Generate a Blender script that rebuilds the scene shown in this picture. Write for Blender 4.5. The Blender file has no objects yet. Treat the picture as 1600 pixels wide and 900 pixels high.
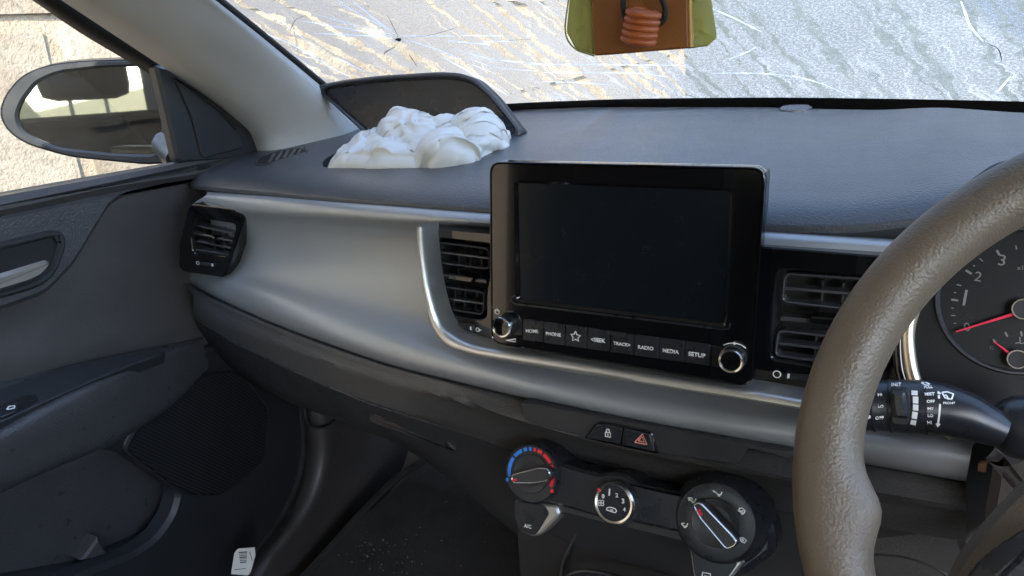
import bpy, bmesh, math, random
import numpy as np
from mathutils import Vector as V, Matrix, noise
from mathutils.geometry import tessellate_polygon
R = math.radians
random.seed(7)
S = bpy.context.scene
COL = S.collection

# ------------------------------------------------------------------ camera
CAM = V((.2135, -.5546, .1803)); YAW, PITCH, ROLL, FPX = R(29.34), R(19.35), R(-4.12), 1180.0
fw = V((-math.sin(YAW)*math.cos(PITCH), math.cos(YAW)*math.cos(PITCH), -math.sin(PITCH)))
r0 = V((math.cos(YAW), math.sin(YAW), 0)); u0 = r0.cross(fw)
rt = r0*math.cos(ROLL)+u0*math.sin(ROLL); up = u0*math.cos(ROLL)-r0*math.sin(ROLL)
cd = bpy.data.cameras.new('camera'); cam = bpy.data.objects.new('camera', cd); COL.objects.link(cam)
m3 = Matrix((rt, up, -fw)).transposed(); cam.matrix_world = Matrix.Translation(CAM) @ m3.to_4x4()
cd.sensor_width = 36; cd.lens = FPX/1600*36; cd.clip_start = .01; cd.clip_end = 500
S.camera = cam

# ------------------------------------------------------------------ light
SUN_EL, SUN_AZ = R(38), R(150)          # azimuth clockwise from +Y: the sun stands on the driver's side, a little behind
w = bpy.data.worlds.new('World'); S.world = w; w.use_nodes = True
nt = w.node_tree; bg = nt.nodes['Background']; sk = nt.nodes.new('ShaderNodeTexSky')
sk.sky_type = 'NISHITA'; sk.sun_disc = False; sk.sun_elevation = SUN_EL; sk.sun_rotation = SUN_AZ
nt.links.new(sk.outputs[0], bg.inputs[0]); bg.inputs[1].default_value = .15
sl = bpy.data.lights.new('sun', 'SUN'); sl.energy = 2.0; sl.angle = R(.5); sl.color = (1, .93, .82)
so = bpy.data.objects.new('sun', sl); COL.objects.link(so)
sd = V((math.sin(SUN_AZ)*math.cos(SUN_EL), math.cos(SUN_AZ)*math.cos(SUN_EL), math.sin(SUN_EL)))
so.rotation_euler = sd.to_track_quat('Z', 'Y').to_euler(); so.location = sd*5
vs = S.view_settings; vs.view_transform = 'Standard'; vs.look = 'None'; vs.gamma = 1; vs.exposure = 3.1
S.render.engine = 'CYCLES'; cy = S.cycles
cy.use_denoising = True; cy.max_bounces = 10; cy.transparent_max_bounces = 12; cy.transmission_bounces = 8
cy.diffuse_bounces = 5; cy.glossy_bounces = 4; cy.sample_clamp_indirect = 6; cy.caustics_refractive = True

# ------------------------------------------------------------------ placing helpers
def ray(px, py): return fw + rt*((px-800)/FPX) - up*((py-450)/FPX)
def on(ax, px, py, v):
    d = ray(px, py); return CAM + d*((v-CAM[ax])/d[ax])
def bow(x): return .2*x*x
def ony(px, py, dy=0.):                      # on the bowed front of the dashboard: Y = dy + bow(X)
    p = on(1, px, py, dy)
    for _ in range(12): p = on(1, px, py, dy+bow(p.x))
    return p
def smooth(pts, n):                          # Catmull-Rom, n points evenly spaced
    pts = [V(p) for p in pts]; out = []
    if len(pts) < 3:
        return [pts[0].lerp(pts[-1], i/(n-1)) for i in range(n)]
    e = [pts[0]*2-pts[1]]+pts+[pts[-1]*2-pts[-2]]
    for i in range(1, len(e)-2):
        a, b, c, d = e[i-1:i+3]
        for k in range(12):
            t = k/12
            out.append(.5*((2*b)+(c-a)*t+(2*a-5*b+4*c-d)*t*t+(3*b-a-3*c+d)*t**3))
    out.append(pts[-1])
    L = [0]
    for a, b in zip(out, out[1:]): L.append(L[-1]+(b-a).length)
    res = []; j = 0
    for i in range(n):
        s = L[-1]*i/(n-1)
        while j < len(L)-2 and L[j+1] < s: j += 1
        k = (s-L[j])/max(L[j+1]-L[j], 1e-9); res.append(out[j].lerp(out[j+1], min(max(k, 0), 1)))
    return res

class Plane:
    def __init__(s, o, n, upv=(0, 0, 1)):
        s.o = V(o); s.n = V(n).normalized(); u = V(upv); s.y = (u-s.n*u.dot(s.n)).normalized(); s.x = s.y.cross(s.n)
    def p3(s, a, b, h=0.): return s.o+s.x*a+s.y*b+s.n*h
    def px(s, x, y, h=0.):
        d = ray(x, y); o = s.o+s.n*h; p = CAM+d*((o-CAM).dot(s.n)/d.dot(s.n)); q = p-s.o
        return (q.dot(s.x), q.dot(s.y))
    def pxs(s, L, h=0.): return [s.px(*q, h) for q in L]
    def off(s, h): q = Plane(s.o+s.n*h, s.n); q.x, q.y = s.x, s.y; return q

# ------------------------------------------------------------------ object helpers
def mobj(name, verts, faces, mat, parent=None, smoothf=False, uv=None):
    me = bpy.data.meshes.new(name); me.from_pydata([tuple(v) for v in verts], [], faces); me.update()
    o = bpy.data.objects.new(name, me); COL.objects.link(o); o.parent = parent
    if mat: me.materials.append(mat)
    if smoothf:
        me.shade_smooth() if smoothf is True else (me.shade_smooth(), me.set_sharp_from_angle(angle=R(smoothf)))
    if uv:
        l = me.uv_layers.new()
        for lp in me.loops: l.data[lp.index].uv = uv[lp.vertex_index]
    return o
def fixn(o):
    bm = bmesh.new(); bm.from_mesh(o.data); bmesh.ops.recalc_face_normals(bm, faces=bm.faces); bm.to_mesh(o.data); bm.free(); return o
def thing(name, label, cat, group=None, kind=None):
    o = bpy.data.objects.new(name, None); COL.objects.link(o); o.empty_display_size = .05
    o['label'] = label; o['category'] = cat
    if group: o['group'] = group
    if kind: o['kind'] = kind
    return o
def tag(o, label, cat, group=None, kind=None):
    o['label'] = label; o['category'] = cat
    if group: o['group'] = group
    if kind: o['kind'] = kind
    return o
def grid(name, rows, mat, parent=None, closed=False, sm=40, uv=None):
    n = len(rows[0]); vs_ = [p for r_ in rows for p in r_]; F = []
    m = len(rows); M = m if closed else m-1
    for i in range(M):
        for j in range(n-1):
            a = i*n+j; b = ((i+1) % m)*n+j; F.append((a, a+1, b+1, b))
    return mobj(name, vs_, F, mat, parent, sm, uv)
def loft(name, curves, mat, parent=None, nu=60, sub=4, sm=60, thick=0., fair=0):
    C = [smooth(c, nu) for c in curves]; rows = []
    for c in C:
        A_ = np.array(c)
        for _ in range(fair): A_[1:-1] = .5*A_[1:-1]+.25*(A_[:-2]+A_[2:])
        c[:] = [V(p) for p in A_]
    if sub > 1:
        cols = [smooth([c[j] for c in C], (len(C)-1)*sub+1) for j in range(nu)]
        rows = [[cols[j][i] for j in range(nu)] for i in range(len(cols[0]))]
    else: rows = C
    o = grid(name, rows, mat, parent, sm=sm)
    if thick:
        fixn(o)
        m = o.modifiers.new('solid', 'SOLIDIFY'); m.thickness = thick; m.offset = -1
    return o
def tube(name, path, rad, mat, parent=None, seg=10, sm=60, flat=1., nv=None, cap=True):
    P = [V(p) for p in path]; n = len(P); rad = rad if isinstance(rad, (list, tuple)) else [rad]*n
    vs_ = []; ref = V(nv) if nv else None
    for i in range(n):
        t = (P[min(i+1, n-1)]-P[max(i-1, 0)]).normalized()
        if ref is None: ref = t.orthogonal()
        a = (ref-t*ref.dot(t)).normalized(); b = t.cross(a); ref = a if not nv else V(nv)
        for k in range(seg):
            q = 2*math.pi*k/seg; vs_.append(P[i]+a*math.cos(q)*rad[i]*flat+b*math.sin(q)*rad[i])
    F = [(i*seg+k, i*seg+(k+1) % seg, (i+1)*seg+(k+1) % seg, (i+1)*seg+k) for i in range(n-1) for k in range(seg)]
    if cap: F += [tuple(range(seg))[::-1], tuple((n-1)*seg+k for k in range(seg))]
    return mobj(name, vs_, F, mat, parent, sm)
def area2(p): return sum(a[0]*b[1]-b[0]*a[1] for a, b in zip(p, p[1:]+p[:1]))/2
def rnd(pts, r, seg=6):                       # round the corners of a 2-D polygon
    out = []; n = len(pts)
    for i in range(n):
        a, b, c = V(pts[i-1]), V(pts[i]), V(pts[(i+1) % n])
        u, v = (a-b), (c-b); k = min(r, u.length*.48, v.length*.48)
        p, q = b+u.normalized()*k, b+v.normalized()*k
        for j in range(seg+1):
            t = j/seg; w_ = p*(1-t)**2+b*2*t*(1-t)+q*t*t; out.append((w_.x, w_.y))
    return out
def inset(p, d):
    if area2(p) < 0: d = -d
    n = len(p); out = []
    for i in range(n):
        a, b, c = V(p[i-1]), V(p[i]), V(p[(i+1) % n])
        e1 = (b-a); e2 = (c-b)
        if e1.length < 1e-9: e1 = e2
        if e2.length < 1e-9: e2 = e1
        e1 = e1.normalized(); e2 = e2.normalized()
        n1 = V((-e1.y, e1.x)); n2 = V((-e2.y, e2.x)); m = (n1+n2)
        m = m.normalized() if m.length > 1e-6 else n1
        s = 1/max(m.dot(n1), .5); q = b+m*d*s; out.append((q.x, q.y))
    return out
def slab(name, pts, pl, h0, h1, mat, parent=None, bev=.001, holes=(), sm=40, back=True):
    """a plate: outline pts (2-D on plane pl), from height h0 to h1, bevelled front edge, optional holes"""
    if area2(pts) < 0: pts = pts[::-1]
    hs = [(h if area2(h) < 0 else h[::-1]) for h in holes]
    vs_ = []; F = []; fronts = []; backs = []
    for lp in [pts]+hs:
        n = len(lp); ins = inset(lp, bev if lp is pts else -bev) if bev else lp
        # an inset along the stored direction keeps holes growing outwards
        b = len(vs_)
        vs_ += [pl.p3(x, y, h0) for x, y in lp]+[pl.p3(x, y, h1-bev) for x, y in lp]+[pl.p3(x, y, h1) for x, y in ins]
        for L in (0, 1):
            for i in range(n):
                j = (i+1) % n; F.append((b+L*n+i, b+L*n+j, b+(L+1)*n+j, b+(L+1)*n+i))
        fronts.append([(b+2*n+i, ins[i]) for i in range(n)]); backs.append([(b+i, lp[i]) for i in range(n)])
    def cap(loops, flip):
        if len(loops) == 1:
            f = [i for i, _ in loops[0]]; F.append(tuple(f[::-1] if flip else f)); return
        flat = [i for l in loops for i, _ in l]
        for t in tessellate_polygon([[V((x, y, 0)) for _, (x, y) in l] for l in loops]):
            f = tuple(flat[k] for k in t); F.append(f[::-1] if flip else f)
    cap(fronts, False)
    if back: cap(backs, True)
    o = mobj(name, vs_, F, mat, parent, sm); return fixn(o)
def lathe(name, pl, c, prof, mat, parent=None, seg=48, sm=35):
    vs_ = []; n = len(prof)
    for k in range(seg):
        a = 2*math.pi*k/seg
        for r_, h in prof: vs_.append(pl.p3(c[0]+r_*math.cos(a), c[1]+r_*math.sin(a), h))
    F = [(k*n+i, ((k+1) % seg)*n+i, ((k+1) % seg)*n+i+1, k*n+i+1) for k in range(seg) for i in range(n-1)]
    if prof[-1][0] > 1e-6: F.append(tuple(k*n+n-1 for k in range(seg)))
    return fixn(mobj(name, vs_, F, mat, parent, sm))
def arcband(name, pl, c, r_, wd, a0, a1, h, mat, parent, seg=16, th=.0004):
    n = max(2, int(seg)); A = [a0+(a1-a0)*i/n for i in range(n+1)]
    pts = [(c[0]+(r_+wd/2)*math.cos(a), c[1]+(r_+wd/2)*math.sin(a)) for a in A]+[(c[0]+(r_-wd/2)*math.cos(a), c[1]+(r_-wd/2)*math.sin(a)) for a in A[::-1]]
    return slab(name, pts, pl, h, h+th, mat, parent, bev=0)
def strokes(name, pl, lines, wd, h, mat, parent, th=.0003):
    """a printed mark made of raised strokes, one mesh; lines are 2-D polylines"""
    vs_ = []; F = []
    for L in lines:
        L = [V(p) for p in L]; n = len(L)
        for i in range(n):
            t = (L[min(i+1, n-1)]-L[max(i-1, 0)]); t = t.normalized() if t.length > 1e-9 else V((1, 0)); q = V((-t.y, t.x))*wd/2
            for s_, hh in ((1, h), (1, h+th), (-1, h+th), (-1, h)): vs_.append(pl.p3(L[i].x+q.x*s_, L[i].y+q.y*s_, hh))
        b = len(vs_)-4*n
        for i in range(n-1):
            for k in range(4): F.append((b+i*4+k, b+i*4+(k+1) % 4, b+i*4+4+(k+1) % 4, b+i*4+4+k))
        F += [(b, b+1, b+2, b+3), (b+n*4-1, b+n*4-2, b+n*4-3, b+n*4-4)]
    return fixn(mobj(name, vs_, F, mat, parent))
_font = {}
def text(name, s, pl, a, b, h, mat, parent, th=.0003, hfix=None, embolden=0.):
    """lettering whose baseline runs from a to b (2-D on the plane)"""
    cu = bpy.data.curves.new('lettering', 'FONT'); cu.body = s; cu.size = 1; cu.extrude = 0; cu.offset = embolden; cu.resolution_u = 3
    t = bpy.data.objects.new('lettering', cu); me = bpy.data.meshes.new_from_object(t)
    bpy.data.objects.remove(t); xs = [v.co.x for v in me.vertices]; x0, x1 = min(xs), max(xs)
    d = V(b)-V(a); k = d.length/(x1-x0); ex = d.normalized(); ey = V((-ex.y, ex.x)); ky = hfix or k
    for v in me.vertices:
        q = V(a)+ex*(v.co.x-x0)*k+ey*v.co.y*ky; v.co = pl.p3(q.x, q.y, h+th)
    me.name = name; me.materials.clear(); me.materials.append(mat)
    o = bpy.data.objects.new(name, me); COL.objects.link(o); o.parent = parent
    m = o.modifiers.new('solid', 'SOLIDIFY'); m.thickness = th; m.offset = 0
    return o
def boolean_cut(o, cutter):
    m = o.modifiers.new('b', 'BOOLEAN'); m.operation = 'DIFFERENCE'; m.object = cutter; m.solver = 'EXACT'
    bpy.context.view_layer.update(); dg = bpy.context.evaluated_depsgraph_get()
    me = bpy.data.meshes.new_from_object(o.evaluated_get(dg)); o.modifiers.clear(); old = o.data; o.data = me
    bpy.data.objects.remove(cutter); me.shade_smooth(); me.set_sharp_from_angle(angle=R(40)); return o

# ------------------------------------------------------------------ materials
def mat(name, col, rough=.5, metal=0., spec=.5, coat=0., bump=None, var=0., sheen=0., dust=0., aniso=None):
    m = bpy.data.materials.new(name); m.use_nodes = True; t = m.node_tree; N = t.nodes; L = t.links
    b = N['Principled BSDF']; b.inputs['Base Color'].default_value = (*col, 1); b.inputs['Roughness'].default_value = rough
    b.inputs['Metallic'].default_value = metal; b.inputs['Specular IOR Level'].default_value = spec; b.inputs['Coat Weight'].default_value = coat
    b.inputs['Sheen Weight'].default_value = sheen
    tc = N.new('ShaderNodeTexCoord')
    def nz(scale, det=4, rgh=.6):
        n = N.new('ShaderNodeTexNoise'); n.inputs['Scale'].default_value = scale; n.inputs['Detail'].default_value = det; n.inputs['Roughness'].default_value = rgh
        L.new(tc.outputs['Object'], n.inputs['Vector']); return n
    if var:
        n = nz(14, 6); mp = N.new('ShaderNodeMapRange'); mp.inputs[3].default_value = 1-var; mp.inputs[4].default_value = 1+var
        mp.inputs[1].default_value = .3; mp.inputs[2].default_value = .7
        L.new(n.outputs['Fac'], mp.inputs[0]); mx = N.new('ShaderNodeVectorMath'); mx.operation = 'SCALE'; mx.inputs[0].default_value = col
        L.new(mp.outputs[0], mx.inputs['Scale']); L.new(mx.outputs[0], b.inputs['Base Color'])
        n2 = nz(33, 5); mp2 = N.new('ShaderNodeMapRange'); mp2.inputs[1].default_value = .3; mp2.inputs[2].default_value = .7
        mp2.inputs[3].default_value = max(rough-min(.08, var), .02); mp2.inputs[4].default_value = rough+min(.1, var); L.new(n2.outputs['Fac'], mp2.inputs[0]); L.new(mp2.outputs[0], b.inputs['Roughness'])
    if dust:
        n = nz(900, 2); n3 = nz(60, 3); mu = N.new('ShaderNodeMath'); mu.operation = 'MULTIPLY'; L.new(n.outputs['Fac'], mu.inputs[0]); L.new(n3.outputs['Fac'], mu.inputs[1])
        mp = N.new('ShaderNodeMapRange'); mp.inputs[1].default_value = .385; mp.inputs[2].default_value = .44; mp.inputs[4].default_value = dust
        L.new(mu.outputs[0], mp.inputs[0]); mx = N.new('ShaderNodeMixRGB'); mx.inputs[1].default_value = (*col, 1); mx.inputs[2].default_value = (.35, .32, .28, 1)
        L.new(mp.outputs[0], mx.inputs[0]); L.new(mx.outputs[0], b.inputs['Base Color'])
    if bump:
        kind, scale, dist = bump; bp = N.new('ShaderNodeBump'); bp.inputs['Distance'].default_value = dist; bp.inputs['Strength'].default_value = 1
        if kind == 'grain':
            nn = nz(scale*.6, 2); ad = N.new('ShaderNodeVectorMath'); ad.operation = 'MULTIPLY_ADD'; ad.inputs[1].default_value = (1.2/scale,)*3
            L.new(nn.outputs['Color'], ad.inputs[0]); L.new(tc.outputs['Object'], ad.inputs[2])
            vo = N.new('ShaderNodeTexVoronoi'); vo.feature = 'SMOOTH_F1'; vo.inputs['Scale'].default_value = scale; vo.inputs['Smoothness'].default_value = .35
            L.new(ad.outputs[0], vo.inputs['Vector'])
            inv = N.new('ShaderNodeMath'); inv.operation = 'MULTIPLY'; inv.inputs[1].default_value = -1; L.new(vo.outputs['Distance'], inv.inputs[0]); L.new(inv.outputs[0], bp.inputs['Height'])
        elif kind == 'noise':
            n = nz(scale, 3); L.new(n.outputs['Fac'], bp.inputs['Height'])
        elif kind == 'wave':
            wv = N.new('ShaderNodeTexWave'); wv.inputs['Scale'].default_value = scale; wv.bands_direction = 'Z'; L.new(tc.outputs['Object'], wv.inputs['Vector']); L.new(wv.outputs['Fac'], bp.inputs['Height'])
        L.new(bp.outputs[0], b.inputs['Normal'])
    return m
M = {
 'pad': mat('grained_dash_plastic', (.058, .062, .072), .33, bump=('grain', 560, .00042), var=.02),
 'bolster': mat('coarse_grained_plastic', (.054, .053, .053), .42, bump=('grain', 460, .0003), var=.02),
 'smoothblack': mat('smooth_black_plastic', (.028, .029, .032), .38, var=.12),
 'housing': mat('satin_black_plastic', (.018, .020, .024), .30, var=.08),
 'door': mat('door_plastic', (.075, .068, .066), .38, bump=('grain', 700, .0002), var=.12),
 'doorgrain': mat('door_grain_plastic', (.064, .062, .064), .33, bump=('grain', 420, .0005), var=.1),
 'grille': mat('speaker_grille_plastic', (.016, .016, .017), .5, bump=('wave', 60, .0012)),
 'dark': mat('black_recess', (.006, .006, .007), .6),
 'gloss': mat('piano_black', (.004, .004, .005), .09, coat=.4),
 'ventblack': mat('vent_black', (.022, .022, .024), .3, dust=.08),
 'slat': mat('vent_slat_black', (.045, .046, .05), .26),
 'screen': mat('display_glass', (.006, .009, .013), .16, spec=.4, dust=.06),
 'silver': mat('satin_silver_paint', (.31, .33, .35), .36, metal=.35, spec=.6, var=.015),
 'alu': mat('brushed_aluminium_trim', (.66, .65, .62), .36, metal=.85, var=.02),
 'chrome': mat('satin_chrome', (.72, .71, .68), .2, metal=1.),
 'white': mat('white_print', (.8, .8, .78), .5),
 'dimwhite': mat('dim_print', (.17, .165, .155), .5),
 'blue': mat('blue_print', (.02, .22, .75), .5),
 'red': mat('red_print', (.75, .015, .03), .5),
 'pink': mat('hazard_print', (.8, .30, .25), .5),
 'wheel': mat('grained_wheel_cover', (.125, .100, .073), .46, bump=('grain', 640, .0003), var=.12),
 'pillar': mat('pillar_fabric', (.44, .435, .42), .85, bump=('noise', 1500, .0004), var=.03),
 'rubber': mat('window_seal_rubber', (.012, .012, .013), .55, var=.1),
 'bag': mat('airbag_nylon', (.56, .56, .54), .26, sheen=.1, bump=('noise', 1400, .0001)),
 'flap': mat('airbag_flap_inner', (.006, .006, .008), .28, spec=.5, bump=('noise', 500, .0003), var=.2),
 'carpet': mat('footwell_carpet', (.020, .018, .016), .95, bump=('noise', 600, .003), var=.3),
 'wood': mat('dark_wood', (.22, .080, .017), .5, bump=('noise', 90, .0006), var=.25),
 'bead': mat('orange_wood', (.36, .095, .03), .42, bump=('noise', 200, .0003), var=.15),
 'woodedge': mat('pale_wood_edge', (.48, .27, .08), .5, var=.15),
 'cord': mat('black_cord', (.012, .012, .014), .7, bump=('noise', 900, .001)),
 'paper': mat('paper_tag', (.72, .70, .64), .7, var=.05),
 'mirrorglass': mat('mirror_glass', (.30, .32, .33), .02, metal=1.),
 'mirhouse': mat('mirror_housing_plastic', (.016, .018, .020), .4, var=.15),
 'headliner': mat('headliner_cloth', (.62, .61, .58), .9, bump=('noise', 900, .001)),
 'seat': mat('seat_cloth', (.02, .02, .022), .85, var=.2),
 'needle': mat('red_needle', (.75, .03, .07), .4),
 'gauge': mat('gauge_face', (.007, .007, .008), .4, spec=.3, dust=.12),
 'cream': mat('warm_silver_ring', (.66, .58, .44), .3, metal=.8),
 'copper': mat('copper_tape', (.30, .17, .12), .5),
}
def stone_mat():
    m = bpy.data.materials.new('weathered_limestone'); m.use_nodes = True; t = m.node_tree; N = t.nodes; L = t.links; b = N['Principled BSDF']
    b.inputs['Roughness'].default_value = .9; tc = N.new('ShaderNodeTexCoord'); oi = N.new('ShaderNodeObjectInfo')
    ad = N.new('ShaderNodeVectorMath'); ad.operation = 'ADD'; L.new(tc.outputs['Object'], ad.inputs[0]); L.new(oi.outputs['Random'], ad.inputs[1])
    n1 = N.new('ShaderNodeTexNoise'); n1.inputs['Scale'].default_value = 5; n1.inputs['Detail'].default_value = 8; n1.inputs['Roughness'].default_value = .65; L.new(ad.outputs[0], n1.inputs['Vector'])
    cr = N.new('ShaderNodeValToRGB'); e = cr.color_ramp.elements; e[0].position = .3; e[0].color = (.20, .155, .105, 1); e[1].position = .68; e[1].color = (.34, .30, .235, 1)
    L.new(n1.outputs['Fac'], cr.inputs[0])
    n2 = N.new('ShaderNodeTexNoise'); n2.inputs['Scale'].default_value = 70; n2.inputs['Detail'].default_value = 6; n2.inputs['Roughness'].default_value = .7; L.new(ad.outputs[0], n2.inputs['Vector'])
    mp = N.new('ShaderNodeMapRange'); mp.inputs[1].default_value = .3; mp.inputs[2].default_value = .46; mp.inputs[3].default_value = .55; mp.inputs[4].default_value = 1; L.new(n2.outputs['Fac'], mp.inputs[0])
    mx = N.new('ShaderNodeMixRGB'); mx.blend_type = 'MULTIPLY'; mx.inputs[0].default_value = 1; L.new(cr.outputs[0], mx.inputs[1]); L.new(mp.outputs[0], mx.inputs[2]); L.new(mx.outputs[0], b.inputs['Base Color'])
    bp = N.new('ShaderNodeBump'); bp.inputs['Distance'].default_value = .006; L.new(n2.outputs['Fac'], bp.inputs['Height']); L.new(bp.outputs[0], b.inputs['Normal'])
    return m
M['stone'] = stone_mat()
M['mortar'] = mat('crumbling_mortar', (.30, .24, .17), .95, bump=('noise', 120, .004), var=.2)
M['ground'] = mat('sandy_ground', (.24, .19, .13), .95, bump=('noise', 40, .01), var=.2)
M['paintcar'] = mat('car_body_paint', (.03, .035, .04), .25, coat=.6)
M['hedge'] = mat('dark_hedge_leaf', (.035, .05, .03), .8, bump=('noise', 40, .02), var=.4)

def clear_glass(name, tint=(.93, .95, .94)):
    m = bpy.data.materials.new(name); m.use_nodes = True; t = m.node_tree; N = t.nodes; L = t.links
    N.remove(N['Principled BSDF']); o = N['Material Output']
    tr = N.new('ShaderNodeBsdfTransparent'); tr.inputs[0].default_value = (*tint, 1); g = N.new('ShaderNodeBsdfGlossy'); g.inputs['Roughness'].default_value = .02
    lw = N.new('ShaderNodeLayerWeight'); lw.inputs[0].default_value = .5; pw = N.new('ShaderNodeMath'); pw.operation = 'POWER'; pw.inputs[1].default_value = 4; L.new(lw.outputs['Facing'], pw.inputs[0]); fr = N.new('ShaderNodeMath'); fr.operation = 'MULTIPLY_ADD'; fr.inputs[1].default_value = .9; fr.inputs[2].default_value = .04; fr.use_clamp = True; L.new(pw.outputs[0], fr.inputs[0]); mx = N.new('ShaderNodeMixShader'); L.new(fr.outputs[0], mx.inputs[0]); L.new(tr.outputs[0], mx.inputs[1]); L.new(g.outputs[0], mx.inputs[2]); L.new(mx.outputs[0], o.inputs[0])
    return m
def fogged_glass():
    """windscreen misted on the inside: scattering film, fine drops, wiped and run-down tracks (UV in metres)"""
    m = bpy.data.materials.new('misted_windscreen_glass'); m.use_nodes = True; t = m.node_tree; N = t.nodes; L = t.links
    N.remove(N['Principled BSDF']); out = N['Material Output']; uv = N.new('ShaderNodeUVMap')
    def mathn(op, a, b=None, clamp=False):
        n = N.new('ShaderNodeMath'); n.operation = op; n.use_clamp = clamp
        for i, v in enumerate((a, b)):
            if v is None: continue
            if isinstance(v, (int, float)): n.inputs[i].default_value = v
            else: L.new(v, n.inputs[i])
        return n.outputs[0]
    def noise_(vec, scale, det=3, rg=.6, dis=0):
        n = N.new('ShaderNodeTexNoise'); n.inputs['Scale'].default_value = scale; n.inputs['Detail'].default_value = det; n.inputs['Roughness'].default_value = rg; n.inputs['Distortion'].default_value = dis; L.new(vec, n.inputs['Vector']); return n
    def mp(v, a, b, c=0., d=1.):
        n = N.new('ShaderNodeMapRange'); n.inputs[1].default_value = a; n.inputs[2].default_value = b; n.inputs[3].default_value = c; n.inputs[4].default_value = d; L.new(v, n.inputs[0]); return n.outputs[0]
    vec = uv.outputs[0]
    # run-down tracks: stretched along the slope of the glass, leaning and wobbling
    sep = N.new('ShaderNodeSeparateXYZ'); L.new(vec, sep.inputs[0])
    wob = noise_(vec, 34, 5); wo = mathn('MULTIPLY', mathn('SUBTRACT', wob.outputs['Fac'], .5), .045)
    lean = mathn('MULTIPLY', sep.outputs[1], .35)
    uu = mathn('ADD', mathn('ADD', sep.outputs[0], wo), lean)
    cmb = N.new('ShaderNodeCombineXYZ'); L.new(mathn('MULTIPLY', uu, 74), cmb.inputs[0]); L.new(mathn('MULTIPLY', sep.outputs[1], 3.0), cmb.inputs[1])
    trk = noise_(cmb.outputs[0], 1.0, 1, .4)
    tracks = mp(trk.outputs['Fac'], .545, .585)
    reg = noise_(vec, 3.2, 2); tracks = mathn('MULTIPLY', tracks, mp(reg.outputs['Fac'], .30, .42))
    cmb2 = N.new('ShaderNodeCombineXYZ'); L.new(mathn('MULTIPLY', uu, 130), cmb2.inputs[0]); L.new(mathn('MULTIPLY', sep.outputs[1], 14.0), cmb2.inputs[1])
    tk2 = noise_(cmb2.outputs[0], 1.0, 2, .5); tr2 = mp(tk2.outputs['Fac'], .56, .62)
    # fine drops
    vo = N.new('ShaderNodeTexVoronoi'); vo.feature = 'F1'; vo.inputs['Scale'].default_value = 300; L.new(vec, vo.inputs['Vector'])
    patch = noise_(vec, 9, 4); drops = mathn('MULTIPLY', mp(vo.outputs['Distance'], .12, .42, 1, 0), mp(patch.outputs['Fac'], .35, .6, .25, 1))
    fine = noise_(vec, 330, 2)
    hgt = mathn('ADD', mathn('MULTIPLY', drops, .7), mathn('ADD', mathn('MULTIPLY', fine.outputs['Fac'], .45), mathn('MULTIPLY', tracks, .6)))
    bp = N.new('ShaderNodeBump'); bp.inputs['Distance'].default_value = .004; bp.inputs['Strength'].default_value = .8; L.new(hgt, bp.inputs['Height'])
    rf = N.new('ShaderNodeBsdfRefraction'); rf.inputs['IOR'].default_value = 1.12; rf.inputs['Roughness'].default_value = .30; rf.inputs['Color'].default_value = (.60, .61, .61, 1); L.new(bp.outputs[0], rf.inputs['Normal'])
    tl = N.new('ShaderNodeBsdfTranslucent'); tl.inputs[0].default_value = (.43, .42, .395, 1)
    tp = N.new('ShaderNodeBsdfTransparent'); tp.inputs[0].default_value = (.92, .95, .94, 1)
    film = N.new('ShaderNodeMixShader'); L.new(rf.outputs[0], film.inputs[1]); L.new(tl.outputs[0], film.inputs[2])
    L.new(mathn('ADD', mathn('ADD', mathn('MULTIPLY', patch.outputs['Fac'], .35), .08), mathn('ADD', mathn('MULTIPLY', mathn('MULTIPLY', tr2, .45), mp(sep.outputs[1], .26, .03, .10, 1.)), mathn('ADD', mathn('MULTIPLY', drops, .30), mathn('MULTIPLY', mp(fine.outputs['Fac'], .46, .62), .40))), True), film.inputs[0])
    clr = mathn('ADD', mathn('MULTIPLY', tracks, .85), mathn('ADD', mathn('MULTIPLY', tr2, .15), .0), True)
    mx = N.new('ShaderNodeMixShader'); L.new(clr, mx.inputs[0]); L.new(film.outputs[0], mx.inputs[1]); L.new(tp.outputs[0], mx.inputs[2])
    g = N.new('ShaderNodeBsdfGlossy'); g.inputs['Roughness'].default_value = .08; L.new(bp.outputs[0], g.inputs['Normal'])
    lw = N.new('ShaderNodeLayerWeight'); m2 = N.new('ShaderNodeMixShader'); L.new(mathn('ADD', mathn('MULTIPLY', mathn('POWER', lw.outputs['Facing'], 5.), .5), .02), m2.inputs[0]); L.new(mx.outputs[0], m2.inputs[1]); L.new(g.outputs[0], m2.inputs[2])
    L.new(m2.outputs[0], out.inputs[0]); return m
M['glass'] = clear_glass('side_glass'); M['fog'] = fogged_glass()
def crack_mat():
    m = bpy.data.materials.new('fractured_glass_edge'); m.use_nodes = True; t = m.node_tree; N = t.nodes; L = t.links; b = N['Principled BSDF']
    b.inputs['Base Color'].default_value = (.96, .92, .85, 1); b.inputs['Roughness'].default_value = .25
    tl = N.new('ShaderNodeBsdfTranslucent'); tl.inputs[0].default_value = (1, .98, .94, 1); mx = N.new('ShaderNodeMixShader'); mx.inputs[0].default_value = .9
    L.new(b.outputs[0], mx.inputs[1]); L.new(tl.outputs[0], mx.inputs[2]); L.new(mx.outputs[0], N['Material Output'].inputs[0]); return m
M['crack'] = crack_mat()
M['darkcrack'] = mat('dark_crack', (.05, .06, .07), .4)
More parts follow.
